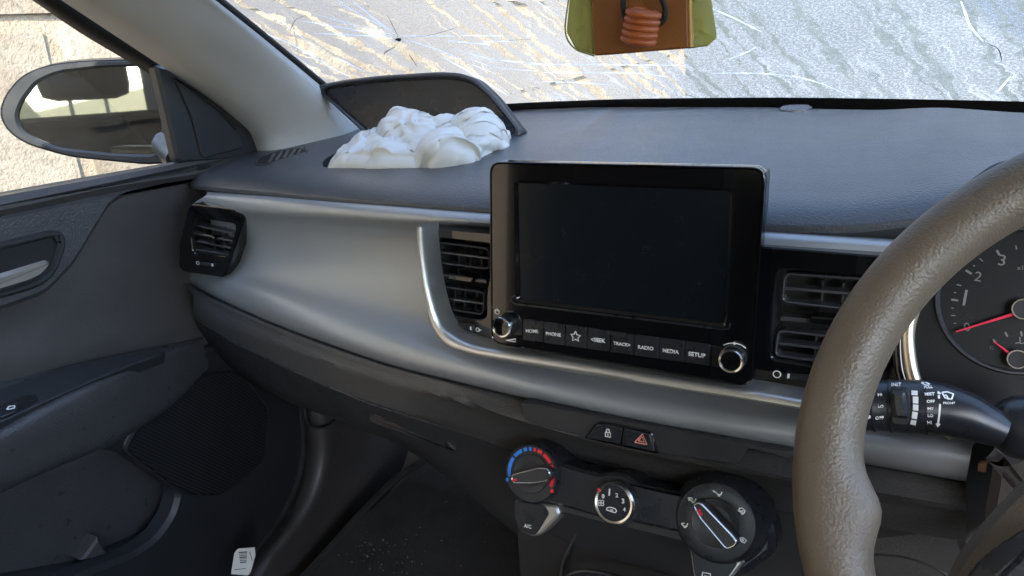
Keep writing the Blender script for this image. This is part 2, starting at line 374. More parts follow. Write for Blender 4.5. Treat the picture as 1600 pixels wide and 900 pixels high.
def gauze_mat():
    m = bpy.data.materials.new('olive_gauze'); m.use_nodes = True; t = m.node_tree; N = t.nodes; L = t.links; b = N['Principled BSDF']
    b.inputs['Base Color'].default_value = (.34, .35, .14, 1); b.inputs['Roughness'].default_value = .6
    tc = N.new('ShaderNodeTexCoord'); n = N.new('ShaderNodeTexNoise'); n.inputs['Scale'].default_value = 500; L.new(tc.outputs['Object'], n.inputs['Vector'])
    bp = N.new('ShaderNodeBump'); bp.inputs['Distance'].default_value = .0006; L.new(n.outputs['Fac'], bp.inputs['Height']); L.new(bp.outputs[0], b.inputs['Normal'])
    tl = N.new('ShaderNodeBsdfTranslucent'); tl.inputs[0].default_value = (.80, .77, .36, 1); mx = N.new('ShaderNodeMixShader'); mx.inputs[0].default_value = .6
    L.new(b.outputs[0], mx.inputs[1]); L.new(tl.outputs[0], mx.inputs[2]); L.new(mx.outputs[0], N['Material Output'].inputs[0]); return m
M['gauze'] = gauze_mat()

# ================================================================== the place outside
GZ = -1.05
g = mobj('ground', [(-60, -60, GZ), (60, -60, GZ), (60, 60, GZ), (-60, 60, GZ)], [(0, 1, 2, 3)], M['ground']); g['kind'] = 'structure'
M['asphalt'] = mat('worn_asphalt', (.055, .058, .062), .9, bump=('noise', 60, .006), var=.25)
rd_ = mobj('dark_ground_patch', [(-1.7, .7, GZ+.006), (9, .7, GZ+.006), (9, 6.55, GZ+.006), (-1.7, 6.55, GZ+.006)], [(0, 1, 2, 3)], M['asphalt']); rd_['kind'] = 'structure'  # dark asphalt strip added so the clear water tracks look dark
WX = -1.75
wall = thing('stone_wall', 'weathered cream block wall outside the passenger window', 'wall')
def box(name, lo, hi, mat_, parent=None, bev=0.):
    bm = bmesh.new(); bmesh.ops.create_cube(bm, size=1)
    for v in bm.verts: v.co = V([(lo[i]+hi[i])/2+v.co[i]*(hi[i]-lo[i]) for i in range(3)])
    if bev: bmesh.ops.bevel(bm, geom=bm.edges, offset=bev, segments=2, affect='EDGES', profile=.6)
    me = bpy.data.meshes.new(name); bm.to_mesh(me); bm.free(); me.materials.append(mat_)
    o = bpy.data.objects.new(name, me); COL.objects.link(o); o.parent = parent
    if bev: me.shade_smooth(); me.set_sharp_from_angle(angle=R(50))
    return o
box('mortar', (WX-.35, -3.6, GZ), (WX-.009, 6.4, 1.9), M['mortar'], wall)
def block_mesh(ly, lz, seed):
    bm = bmesh.new(); bmesh.ops.create_cube(bm, size=1)
    for v in bm.verts: v.co = V((v.co.x*.3, v.co.y*ly, v.co.z*lz))
    bmesh.ops.bevel(bm, geom=bm.edges, offset=.012, segments=2, affect='EDGES')
    bmesh.ops.subdivide_edges(bm, edges=[e for e in bm.edges if e.calc_length() > .1], cuts=4, use_grid_fill=True)
    for v in bm.verts:
        q = v.co*6+V((seed*3.1, seed, 0)); v.co += noise.noise_vector(q)*.007+noise.noise_vector(q*4)*.003
    me = bpy.data.meshes.new('stone_block'); bm.to_mesh(me); bm.free(); me.materials.append(M['stone']); me.shade_smooth(); me.set_sharp_from_angle(angle=R(45)); return me
meshes = [block_mesh(.86, .43, k) for k in range(5)]
pv = on(0, 84, 60, WX); ph = on(0, 50, 36, WX)        # the joint seen above the mirror sets the bond
z = ph.z-.45*3
row = 0
while z+.45 < 1.95:
    y = pv.y+(.44 if row % 2 else 0)-.88*4
    while y < 6.0:
        if z+.225 > GZ-.1:
            o = bpy.data.objects.new('stone_block', random.choice(meshes)); COL.objects.link(o); o.parent = wall
            o.location = (WX-.15+random.uniform(-.006, .006), y+.44, z+.225); o.rotation_euler = (random.uniform(-.006, .006), random.uniform(-.012, .012), random.uniform(-.006, .006))
        y += .88
    z += .45; row += 1

M['render'] = mat('grey_screen', (.07, .088, .10), .9, bump=('noise', 20, .01), var=.2)
gw = box('grey_sky_screen', (-2.2, 6.6, GZ), (9, 7.0, 3.6), M['render'], bev=.02); tag(gw, 'grey screen added beyond the misted windscreen to hide bright sky', 'wall')  # added ahead of the car to keep bright sky out of the glass
# ================================================================== car body round the cabin (mostly outside the frame)
hl = box('headliner', (-.66, -2.3, .43), (.66, -.02, .47), M['headliner'], bev=.01); tag(hl, 'pale cloth headliner of the car roof above the seats', 'headliner')
dd = box('driver_door', (.70, -1.0, -.78), (.76, .6, .03), M['smoothblack'], bev=.015); tag(dd, 'black plastic driver door panel on the right of the wheel', 'door')
rb = box('rear_bench', (-.64, -2.25, -.75), (.64, -2.1, .05), M['seat'], bev=.04); tag(rb, 'dark cloth rear bench behind the front seats', 'bench')
rr0 = box('roof_rail', (.64, -2.3, .33), (.70, -.02, .46), M['headliner'], bev=.01); tag(rr0, 'unseen roof rail added above the driver window to block sun', 'roof rail')  # rail added out of view to keep direct sun off the knee panel
M['grassbank'] = mat('dry_grass', (.42, .34, .14), .95, bump=('noise', 30, .03), var=.3)
gb_ = mobj('grass_bank', [(1.5, -12, GZ+.01), (2.7, -12, .25), (12, -12, 1.7), (1.5, 6.5, GZ+.01), (2.7, 6.5, .25), (12, 6.5, 1.7)], [(0, 3, 4, 1), (1, 4, 5, 2)], M['grassbank']); gb_['kind'] = 'structure'
gb2 = mobj('grass_slope', [(-6, -4.6, GZ+.01), (1.8, -4.6, GZ+.01), (-6, -8.5, 1.9), (1.8, -8.5, 1.9)], [(0, 1, 3, 2)], M['grassbank']); gb2['kind'] = 'structure'
rq = box('rear_quarter', (.60, -2.35, -.7), (.72, -1.35, .42), M['seat'], bev=.03); tag(rq, 'dark rear quarter trim on the driver side behind the front seats', 'panel')
rq = box('rear_quarter', (-.72, -2.35, -.7), (-.60, -1.75, .42), M['seat'], bev=.03); tag(rq, 'dark rear quarter trim on the passenger side behind the front seats', 'panel')
fl = mobj('floor', [(-.72, -2.2, -.74), (.72, -2.2, -.74), (.72, .3, -.74), (.72, .62, -.52), (-.72, .62, -.52), (-.72, .3, -.74)], [(0, 1, 2, 5), (5, 2, 3, 4)], M['carpet']); fl['kind'] = 'structure'
fwall = box('firewall', (-.72, .62, -.9), (.72, .66, .03), M['dark']); fwall['kind'] = 'structure'
st = thing('passenger_seat', 'dark cloth front passenger seat reflected in the wing mirror', 'seat')
box('backrest', (-.58, -.98, -.45), (-.10, -.86, .12), M['seat'], st, .05); box('headrest', (-.46, -.99, .16), (-.22, -.90, .33), M['seat'], st, .04)
box('cushion', (-.58, -.92, -.52), (-.10, -.40, -.40), M['seat'], st, .05)
for x in (-.39, -.29): tube('headrest_post', [(x, -.945, .1), (x, -.945, .2)], .006, M['chrome'], st)

M['bonnet'] = mat('dark_car_paint', (.020, .026, .032), .5, spec=.25)
bn = loft('bonnet', [[V((x, .53+.06*(1-(x/.75)**2)+0*k, .0-.03*(x/.75)**2)) for x in np.linspace(-.76, .76, 9)] if k == 0 else
     [V((x*(1-.06*k), .56+k*.27+.04*(1-(x/.75)**2), .03-.028*k*k*.55-.05*(x/.75)**4)) for x in np.linspace(-.78, .78, 9)] for k in range(5)], M['bonnet'], None, nu=40, sub=6, sm=80)
tag(bn, 'dark car bonnet blurred behind the misted windscreen', 'bonnet')
# ================================================================== dashboard
dash = thing('dashboard', 'black grained dashboard with a wide satin silver trim band', 'dashboard')
lip_px = [(322, 293), (400, 299), (507, 310), (617, 319), (700, 325), (763, 331), (980, 344), (1203, 356), (1330, 360), (1450, 352)]
LIPY = .045
lip = [ony(x, y, LIPY) for x, y in lip_px]
lipx = np.array([p.x for p in lip]); lipz = np.array([p.z for p in lip])
gs = np.array([0, .012, .03, .08, .2, .5, .7]); gz = np.array([0, .010, .015, .021, .032, .042, .044])
def padz(x, y):
    s_ = y-LIPY-bow(x); hump = .030*math.exp(-((x-.37)/.11)**2)*math.exp(-(max(s_, 0)/.10)**2)
    return float(np.interp(x, lipx, lipz)+np.interp(s_, gs, gz)+hump)
def onpad(px, py, dz=0.):
    d = ray(px, py); t = .3; last = None
    while t < 2.5:
        p = CAM+d*t
        if p.y > LIPY+bow(p.x) and p.z < padz(p.x, p.y)+dz: return p
        t += .0015
    return p
rear_px = [(800, 171), (900, 168), (1000, 167), (1200, 167), (1400, 171), (1600, 181)]
rear = [onpad(*q) for q in rear_px]
# the binnacle hump rises over the instruments
lipx = np.concatenate([[-.70], lipx, [.29, .36, .43, .50, .62]]); lipz = np.concatenate([[-.002], lipz, [.018, .018, .016, .012, .0]])
rearx = np.array([-.72, -.66, -.6, -.5, -.37, -.26, -.15, .03, .18, .30, .45, .72]); reary = np.array([.36, .41, .45, .495, .523, .525, .522, .512, .49, .46, .42, .33])
def reary_(x): return float(np.interp(x, rearx, reary))
def padrear(x): return float(np.interp(x, [-.72, -.66, -.6, -.5, -.37, -.26, -.15, .03, .18, .30, .45, .72], [.36, .41, .45, .495, .523, .517, .508, .485, .448, .405, .35, .27]))
XS = np.linspace(-.668, .66, 150); rows = []
for v in (-.012, -.004, 0):                        # rolled front lip
    rows.append([V((x, LIPY+bow(x)+(.012 if v < -.01 else .001 if v < 0 else .0005), padz(x, LIPY+bow(x))+v)) for x in XS])
for k in range(1, 61):
    t = (k/60)**1.5
    rows.append([V((x, (y := LIPY+bow(x)+t*(padrear(x)-LIPY-bow(x))), padz(x, y))) for x in XS])
# smooth the height field a little
Zs = np.array([[p.z for p in r_] for r_ in rows])
for _ in range(6):
    Zs[3:-1] = .5*Zs[3:-1]+.25*(Zs[2:-2]+Zs[4:]); Zs[:, 1:-1] = .5*Zs[:, 1:-1]+.25*(Zs[:, :-2]+Zs[:, 2:])
for i, r_ in enumerate(rows):
    for j, p in enumerate(r_): p.z = Zs[i, j]
nb = len(rows)
top_rows = rows
under = [[V((p.x, p.y, p.z-.022)) for p in rows[-1]], [V((p.x, p.y+.012, p.z-.012)) for p in rows[0]]]
o = grid('top_pad', rows+under, M['pad'], dash, closed=True, sm=50)
bm = bmesh.new(); bm.from_mesh(o.data); n = len(XS); R_ = len(rows)+2
bm.verts.ensure_lookup_table()
for j in (0, n-1): bm.faces.new([bm.verts[i*n+j] for i in range(R_)])
bmesh.ops.recalc_face_normals(bm, faces=bm.faces); bm.to_mesh(o.data); bm.free()
top_pad = o
# the opening the airbag burst out of
hole_px = [(503, 255), (506, 262), (560, 262.5), (640, 262.5), (690, 262), (735, 255), (765, 240), (800, 215)]
hf = [onpad(*q) for q in hole_px]
HB = hf[-1].y+.012
hole = [(p.x, p.y) for p in hf]+[(hf[-1].x-.01, HB+.01), (hf[0].x-.045, HB+.02), (hf[0].x-.012, hf[0].y+.02)]
PZ = Plane((0, 0, 0), (0, 0, 1), (0, 1, 0))
cut = slab('cut', rnd(hole, .008, 4), PZ, -.2, .3, None, None, bev=0)
boolean_cut(top_pad, cut)
tub = slab('airbag_well', rnd(inset(hole, -.004), .008, 4), PZ, -.09, -.08, M['dark'], dash, bev=0)
# side demister outlet on the pad and the sensor nub in front of the glass
PD = Plane(onpad(440, 246)+V((0, 0, .001)), (.02, -.12, 1), (0, 1, 0))
ell = [PD.px(440+44*math.cos(a)*.95+8*math.sin(a), 246-12*math.sin(a)-6*math.cos(a)) for a in np.linspace(0, 2*math.pi, 28, endpoint=False)]
dv = slab('demister_rim', ell, PD, -.004, .0015, M['smoothblack'], dash, bev=.0008, holes=[inset(ell, .004)])
slab('demister_recess', inset(ell, .0035), PD, -.003, .0003, M['dark'], dv, bev=0)
for k in range(5):
    a = PD.px(418+k*11, 255-k*3.2); b = PD.px(427+k*11, 240-k*2.6)
    slab('demister_slat', [a, (a[0]+.006, a[1]), (b[0]+.006, b[1]), b], PD, -.002, .0012, M['slat'], dv, bev=.0004)
nb_ = onpad(1243, 171); lathe('light_sensor', Plane(nb_, (0, -.05, 1), (0, 1, 0)), (0, 0), [(.020, -.003), (.0195, .002), (.016, .004), (0, .0045)], M['pad'], dash)

# satin silver trim band: longitudinal lines from the top edge to the underside
def cv(L, dy): return [ony(x, y, dy[i] if isinstance(dy, (list, tuple)) else dy) for i, (x, y) in enumerate(L)]
T0 = [(322, 299), (400, 304), (507, 313), (617, 321), (763, 332), (980, 347), (1203, 361), (1440, 376)]
T1 = [(302, 318), (375, 328), (430, 334), (507, 338), (617, 344), (763, 351), (980, 368), (1203, 385), (1440, 401)]
T1b = [(x, y+6) for x, y in T1]
Ra = [(296, 345), (378, 349), (430, 351), (507, 356), (617, 366), (763, 377), (980, 392), (1203, 408), (1440, 422)]
Rb = [(290, 385), (372, 388), (430, 393), (507, 405), (617, 424), (763, 445), (980, 465), (1203, 480), (1440, 500)]
T4 = [(287, 418), (350, 417), (397, 424), (450, 439), (507, 453), (580, 474), (653, 496), (763, 535), (980, 580), (1203, 615), (1520, 660)]
T5 = [(287, 430), (330, 440), (365, 447), (397, 461), (470, 492), (543, 521), (617, 543), (690, 561), (763, 578), (863, 605), (983, 630), (1083, 647), (1247, 668), (1346, 684), (1518, 703)]
T6 = [(288, 436), (312, 452), (360, 473), (433, 505), (543, 545), (617, 569), (690, 587), (763, 605), (863, 628), (983, 654), (1083, 673), (1243, 702), (1346, 720), (1510, 748)]
loft('silver_trim', [cv(T0, .05), cv([(x, y+6) for x, y in T0], .034), cv(T1, .028), cv(T1b, [.030, .032, .036, .042, .044, .044, .044, .044, .044]),
    cv(Ra, [.032, .036, .048, .060, .064, .064, .064, .064, .064]), cv(Rb, [.034, .042, .052, .058, .060, .060, .07, .07, .07]),
    cv(T4, [.028, .03, .034, .036, .036, .035, .034, .03, .026, .026, .026]), cv(T5, [.024, .018, .012, .006, .002, .0, -.002, -.003, -.004, -.006, -.006, -.006, -.006, -.006, -.006]),
    cv(T6, [.026, .02, .012, .008, .004, .002, .0, -.001, -.002, -.004, -.004, -.004, -.004, -.004]), cv([(x, y+5) for x, y in T6], .04)], M['silver'], dash, nu=130, sub=5, sm=70, fair=12)
# lower dash: rolled bolster, crease, glovebox face
L2 = [(302, 476), (340, 497), (400, 522), (500, 562), (600, 594), (700, 621), (760, 641), (830, 662), (950, 694), (1060, 717), (1237, 750), (1350, 768), (1510, 795)]
L3 = [(304, 500), (340, 522), (371, 539), (415, 560), (513, 605), (581, 632), (683, 664), (760, 692), (830, 714), (950, 744), (1060, 770), (1237, 802), (1350, 820), (1510, 846)]
L4 = [(308, 512), (345, 536), (374, 552), (415, 575), (513, 622), (581, 652), (683, 686), (760, 730), (830, 775), (950, 815), (1060, 845), (1237, 880), (1350, 905), (1510, 935)]
L5 = [(325, 550), (370, 585), (420, 615), (480, 640), (540, 660), (600, 684), (680, 715), (760, 790), (830, 860), (950, 905), (1060, 935), (1237, 960), (1510, 1000)]
loft('lower_bolster', [cv([(x, y+2) for x, y in T6], .035), cv([(x, y+6) for x, y in T6], .008),
    cv([(a[0], a[1]*.5+b*.5) for a, b in zip(L2, [446, 474, 497, 536, 571, 594, 609, 625, 652, 674, 706, 726, 752])], [.004]*6+[-.002]*7),
    cv(L2, [.0]*5+[-.004]+[-.012]*7), cv([(a[0], a[1]*.5+b[1]*.5) for a, b in zip(L2, L3)], [.0]*5+[.001]+[.010]*7), cv(L3, [.004]*6+[.012]+[.035]*7)], M['bolster'], dash, nu=130, sub=4, fair=60)
loft('glovebox_face', [cv([(x, y+1) for x, y in L3], [.008]*6+[.016]+[.039]*7), cv(L4, [.022]*6+[.03]+[.05]*7), cv(L5, .07), cv([(x, y-6) for x, y in L5], .28)], M['smoothblack'], dash, nu=110, sub=4, fair=40)
tube('glovebox_seam', cv([(x, y) for x, y in L3[2:8]], .0035), .0011, M['housing'], dash, seg=6)
gp = Plane(ony(640, 668, .03), (0, -1, -.12))
gh = slab('glovebox_handle', rnd(gp.pxs([(577, 646), (590, 640), (676, 668), (706, 684), (718, 702), (680, 690), (640, 676), (586, 658)]), .003), gp, -.02, .006, M['housing'], dash, bev=.0025)
slab('handle_recess', rnd(gp.pxs([(592, 648), (668, 672), (662, 676), (600, 656)], .006), .002), gp, .002, .0066, M['dark'], gh, bev=.0004)

kn = Plane(ony(1430, 840, .045), (0, -1, .05))
slab('knee_panel', rnd(kn.pxs([(1300, 752), (1420, 768), (1504, 786), (1500, 900), (1490, 1060), (1280, 1060)]), .01), kn, -.02, .006, M['bolster'], dash, bev=.006)
tube('knee_panel_seam', smooth([kn.p3(*kn.px(*q, .006), .006) for q in [(1330, 872), (1370, 866), (1420, 872), (1462, 888), (1490, 905)]], 30), .0012, M['smoothblack'], dash, seg=6)
slab('gap_shade_sheet', [tuple(q) for q in Plane((0, .16, 0), (0, -1, 0)).pxs([(1440, 640), (1900, 640), (1900, 1300), (1400, 1300)])], Plane((0, .16, 0), (0, -1, 0)), -.02, 0, M['dark'], dash, bev=0)  # black sheet over the sunlit floor, standing in for shade in the gap
# switch strip with the lock and hazard buttons
sp = Plane(ony(985, 680, -.013), (0, -1, .22))
ins = slab('switch_insert', rnd(sp.pxs([(816, 626), (1240, 704), (1238, 716), (1172, 698), (1157, 724), (1040, 708), (836, 662), (820, 650)]), .004), sp, -.03, .004, M['smoothblack'], dash, bev=.001)
sw = slab('switch_surround', rnd(sp.pxs([(917, 682), (934, 657), (946, 656), (1022, 671), (1032, 707)]), .003), sp, .002, .0065, M['gloss'], dash, bev=.001)
lk = slab('lock_button', rnd(sp.pxs([(921, 681), (936, 660), (946, 659), (977, 665), (974, 690)]), .002), sp, .005, .008, M['housing'], dash, bev=.001)
hz = slab('hazard_button', rnd(sp.pxs([(979, 666), (1020, 674), (1028, 702), (976, 691)]), .002), sp, .005, .008, M['housing'], dash, bev=.001)
def spx(pl, L, h): return [pl.px(x, y, h) for x, y in L]
strokes('lock_symbol', sp, [spx(sp, [(946, 675), (954, 676.5), (954, 683), (946, 681.5), (946, 675)], .008), spx(sp, [(947.5, 675), (948, 671), (950, 670), (952, 671.5), (952.5, 676)], .008), spx(sp, [(950, 677.5), (950, 680.5)], .008)], .0008, .0081, M['white'], lk)
strokes('hazard_symbol', sp, [spx(sp, [(992, 691), (1004, 678), (1011, 694.5), (992, 691)], .008), spx(sp, [(997.5, 688.5), (1003.5, 682), (1006.5, 690.5), (997.5, 688.5)], .008)], .0010, .0081, M['pink'], hz)

# ================================================================== head unit
t5 = R(5); HU = Plane((0, 0, 0), (0, -math.cos(t5), math.sin(t5)))
hu = thing('head_unit', 'gloss black touchscreen head unit with a row of buttons and two knobs', 'head unit')
H = .004
outl = rnd(HU.pxs([(765, 252), (1197, 261), (1175, 606), (767, 536)], H), .011)
scr = rnd(HU.pxs([(806, 286), (1140, 299), (1131, 507), (810, 468)], H), .003)
slab('bezel', outl, HU, -.010, H, M['gloss'], hu, bev=.0022, holes=[scr])
slab('unit_case', inset(outl, .006), HU, -.05, -.009, M['smoothblack'], hu, bev=.002)
s_ = slab('display', inset(scr, -.002), HU, -.006, .0006, M['screen'], hu, bev=0)
strokes('display_lower_lip', HU, [HU.pxs([(797, 468), (803, 462), (806, 463)], H), HU.pxs([(797, 468), (806, 475), (1000, 498), (1128, 514), (1139, 513), (1141, 505)], H)], .0013, H, M['housing'], hu, th=.0012)
slab('bezel_lip', outl, HU, -.004, H+.0008, M['gloss'], hu, bev=.0006, holes=[inset(outl, .0016)])
bx = [816, 849, 882.6, 917, 953.4, 990.4, 1029.8, 1069.7, 1109.9]
words = [('HOME', 237, 187, 310, 192), ('PHONE', 356, 203, 444, 213), None, ('<SEEK', 622, 239, 708, 250), ('TRACK>', 757, 260, 858, 273), ('RADIO', 903, 284, 995, 295), ('MEDIA', 1050, 304, 1146, 317), ('SETUP', 1202, 325, 1304, 340)]
def z8(x, y): return 760+x/3.81, 470+y/3.81
for i in range(8):
    a, b = bx[i]+.5, bx[i+1]-.5; ty = lambda x: 499+(x-816)*40.5/294; by = lambda x: 531+(x-816)*41/294
    bt = slab('menu_button', rnd(HU.pxs([(a, ty(a)), (b, ty(b)), (b, by(b)), (a, by(a))], .006), .0006, 3), HU, 0, .006, M['housing'], hu, bev=.0006)
    if words[i]:
        wd, x0, y0, x1, y1 = words[i]
        text('lettering', wd, HU, HU.px(*z8(x0, y0), .006), HU.px(*z8(x1, y1), .006), .006, M['white'], bt, embolden=.02)
    else:
        c = HU.px(*z8(531, 213), .006); pts = []
        for k in range(11):
            rr = .0024 if k % 2 else .0048; q = math.pi/2+k*math.pi/5; pts.append((c[0]+rr*math.cos(q), c[1]+rr*math.sin(q)))
        strokes('star_symbol', HU, [pts], .0008, .006, M['white'], bt)
def knob(parent, pl, c, r_, name='knob'):
    k = lathe(name, pl, c, [(r_*1.06, 0), (r_*1.06, .010), (r_*1.0, .0125)], M['housing'], parent)
    lathe('knob_ring', pl, c, [(r_*1.05, .0105), (r_*1.04, .0135), (r_*.93, .0155), (r_*.80, .0150), (r_*.78, .0125)], M['chrome'], k)
    lathe('knob_cap', pl, c, [(r_*.80, .012), (r_*.80, .0138), (r_*.5, .0135), (0, .013)], M['gloss'], k)
    return k
knob(hu, HU, HU.px(783, 511.5, .0145), .0096); knob(hu, HU, HU.px(1141.5, 564.5, .0145), .0096)
for pts in ([(800, 497), (815, 499), (815, 524), (803, 524)], [(1111, 540), (1136, 544), (1128, 575), (1110, 572)]):
    slab('blank_key', HU.pxs(pts, .005), HU, 0, .0046, M['housing'], hu, bev=.0005)
c = HU.px(776.8, 487, H); strokes('power_symbol', HU, [[(c[0]+.0022*math.cos(a), c[1]+.0022*math.sin(a)) for a in np.linspace(R(120), R(420), 14)], [(c[0], c[1]+.0004), (c[0], c[1]+.003)]], .0007, H, M['white'], hu)
strokes('volume_symbol', HU, [HU.pxs([(791, 531.7), (806, 529.5), (806, 534), (791, 531.7)], H)], .0007, H, M['white'], hu)
c = HU.px(1146, 562, H); arcb = [HU.px(*z8(*q), H) for q in [(1411, 264), (1440, 254), (1478, 252), (1515, 262), (1545, 282)]]
strokes('tune_symbol', HU, [[tuple(p[:2]) for p in smooth([(*q, 0) for q in arcb], 10)]], .0008, H, M['white'], hu); lathe('tune_dot', HU, HU.px(*z8(1478, 252), H), [(.0011, H), (.0011, H+.0004), (0, H+.0004)], M['white'], hu, 12)

# aluminium strip that wraps the left vent and runs under the head unit
AS = HU.off(-.003)
oa = [(655, 352), (657, 390), (663, 440), (673, 488), (682, 515), (700, 538), (730, 550), (763, 558), (865, 575.5), (970, 592), (1075, 609), (1154, 620.5), (1262, 638), (1345, 650)]
ia = [(667, 353), (668.5, 390), (675, 440), (685, 483), (694, 505), (711, 523), (735, 534), (763, 541), (865, 557), (970, 574), (1075, 591), (1180, 607), (1262, 621), (1345, 633)]
so_, si_ = [smooth([V((*AS.px(*q), 0)) for q in L], 60) for L in (oa, ia)]
strip_rows = []
for k, (a, h) in enumerate([(0, -.02), (0, .002), (.12, .006), (.4, .0085), (.7, .008), (.92, .0055), (1, .001), (1, -.02)]):
    strip_rows.append([AS.p3(*(p.lerp(q, a)).to_2d(), h) for p, q in zip(so_, si_)])
so2 = grid('alu_strip', strip_rows, M['alu'], None, sm=50); fixn(so2)
tag(so2, 'bright aluminium strip curving round the left vent and under the screen', 'trim strip'); so2.name = 'trim_strip'

# ================================================================== air vents
VPn = HU.off(-.022)
def vent(name, label, panel, opening, frames, slats, vanes, tabp, slider, wheel, mark, ring, pl=VPn, wmat=None, grp='dashboard air vents'):
    v = thing(name, label, 'air vent', grp)
    op = rnd(pl.pxs(opening), .006); slab('vent_panel', rnd(pl.pxs(panel), .004), pl, -.02, .0, M['gloss'], v, bev=.0012, holes=[op])
    slab('duct_back', inset(op, -.003), pl, -.045, -.04, M['dark'], v, bev=0)
    ring_ = [pl.p3(x, y, -.001) for x, y in op]; rg2 = [pl.p3(x, y, -.041) for x, y in inset(op, .001)]
    grid('duct_wall', [ring_+[ring_[0]], rg2+[rg2[0]]], M['ventblack'], v, sm=50)
    for fr in frames:
        q = rnd(pl.pxs(fr, -.003), .006); slab('vent_frame', q, pl, -.016, -.003, M['slat'], v, bev=.0008, holes=[inset(q, .0018)])
    def bar(nm, a, b, wd, h0, h1, m, par=v, bv=.0004):
        a, b = V(pl.px(*a, h1)), V(pl.px(*b, h1)); d = (b-a).normalized(); nn = V((-d.y, d.x))*wd/2
        return slab(nm, [tuple(a-nn), tuple(b-nn), tuple(b+nn), tuple(a+nn)], pl, h0, h1, m, par, bev=bv)
    for a, b in slats: bar('slat', a, b, .0022, -.018, -.005, M['slat'])
    for a, b in vanes: bar('vane', a, b, .0016, -.034, -.02, M['slat'])
    if slider: bar('slider_slat', slider[0], slider[1], .0034, -.018, -.004, M['slat'])
    if tabp: slab('tab', rnd(pl.pxs(tabp, .002), .0015), pl, -.012, .002, M['gloss'], v, bev=.0012)
    w_ = slab('thumb_wheel', rnd(pl.pxs(wheel, .001), .002), pl, -.004, .0022, M['ventblack'], v, bev=.001)
    a = V(pl.px(*wheel[0], .001)); b = V(pl.px(*wheel[1], .001)); c_ = V(pl.px(*wheel[3], .001))
    for k in range(1, 12):
        p0 = a.lerp(b, k/12); q0 = p0+(c_-a)*.85; p1 = p0+(c_-a)*.15
        strokes('rib', pl, [[tuple(p1), tuple(q0)]], .0006, .002, M['slat'], w_, th=.0008)
    mk = pl.px(*mark, .0025); slab('mark', rnd([(mk[0]-.0008, mk[1]-.0018), (mk[0]+.0008, mk[1]-.0018), (mk[0]+.0008, mk[1]+.0018), (mk[0]-.0008, mk[1]+.0018)], .0003), pl, .002, .0034, M['white'], w_, bev=.0002)
    for (x, y, rr, fill) in ring:
        c_ = pl.px(x, y); strokes('open_symbol', pl, [[(c_[0]+rr*math.cos(q), c_[1]+rr*math.sin(q)) for q in np.linspace(0, 2*math.pi, 20)]]+([[(c_[0]+rr*.2, c_[1]), (c_[0]+rr*2.0, c_[1])]] if fill else []), .0008, 0, M['white'], v)
    return v
def z6(x, y): return 640+x/4.094, 340+y/4.094
vent('air_vent', 'centre air vent left of the touchscreen inside the aluminium strip',
     [(662, 355), (768, 364), (800, 368), (800, 548), (764, 542), (738, 535), (712, 525), (694, 507), (684, 482), (673, 440), (666, 390)],
     [z6(138, 125), z6(530, 170), z6(525, 330), z6(492, 470), z6(490, 640), z6(440, 655), z6(205, 612), z6(178, 560), z6(165, 420)],
     [[z6(165, 152), z6(508, 195), z6(512, 338), z6(166, 293)], [z6(178, 433), z6(480, 476), z6(470, 630), z6(200, 585)]],
     [(z6(195, 222), z6(512, 262)), (z6(220, 516), z6(470, 552))],
     [(z6(x, y), z6(x-8, y+110)) for x, y in ((320, 200), (395, 208), (465, 216), (290, 455), (355, 462), (430, 470))]+[(z6(310, 330), z6(305, 400)), (z6(450, 350), z6(440, 420))],
     [z6(248, 362), z6(395, 380), z6(403, 398), z6(396, 420), z6(240, 398)], (z6(195, 368), z6(490, 410)),
     [z6(252, 662), z6(418, 688), z6(410, 736), z6(250, 702)], z6(392, 707), [(*z6(231, 675), .0021, False), (*z6(436, 717), .0019, True)])
def z9(x, y): return 1190+x/3.752, 380+y/3.752
vent('air_vent', 'centre air vent right of the touchscreen, half hidden by the steering wheel',
     [(1150, 382), (1440, 405), (1400, 560), (1345, 633), (1262, 621), (1150, 603)],
     [z9(95, 150), z9(760, 205), z9(660, 820-90), z9(330, 730), z9(70, 685), z9(55, 640), z9(70, 330)],
     [[z9(125, 175), z9(740, 215), z9(720, 420), z9(112, 350)], [z9(90, 508), z9(700, 575), z9(660, 745), z9(70, 665)]],
     [(z9(130, 265), z9(730, 315)), (z9(95, 588), z9(670, 655))],
     [(z9(x, y), z9(x-8, y+130)) for x, y in ((358, 225), (480, 235), (600, 245), (320, 540), (440, 550), (560, 560))]+[(z9(320, 400), z9(315, 440))],
     [z9(285, 430), z9(500, 448), z9(492, 498), z9(285, 472)], (z9(110, 442), z9(710, 490)),
     [z9(140, 763), z9(400, 782), z9(395, 828), z9(140, 796)], z9(157, 778), [(*z9(90, 768), .0028, False)])
for k, (y0, y1) in enumerate(((218, 242), (278, 330), (375, 400), (525, 565))):      # brownish dust-caught vane ends
    pts = [z9(190-k*9, y0), z9(225-k*9, y0+3), z9(222-k*9, y1+3), z9(187-k*9, y1)]
def z7(x, y): return 270+x/6, 300+y/6
EV = Plane(ony(330, 375, .012), (.10, -1, .05))
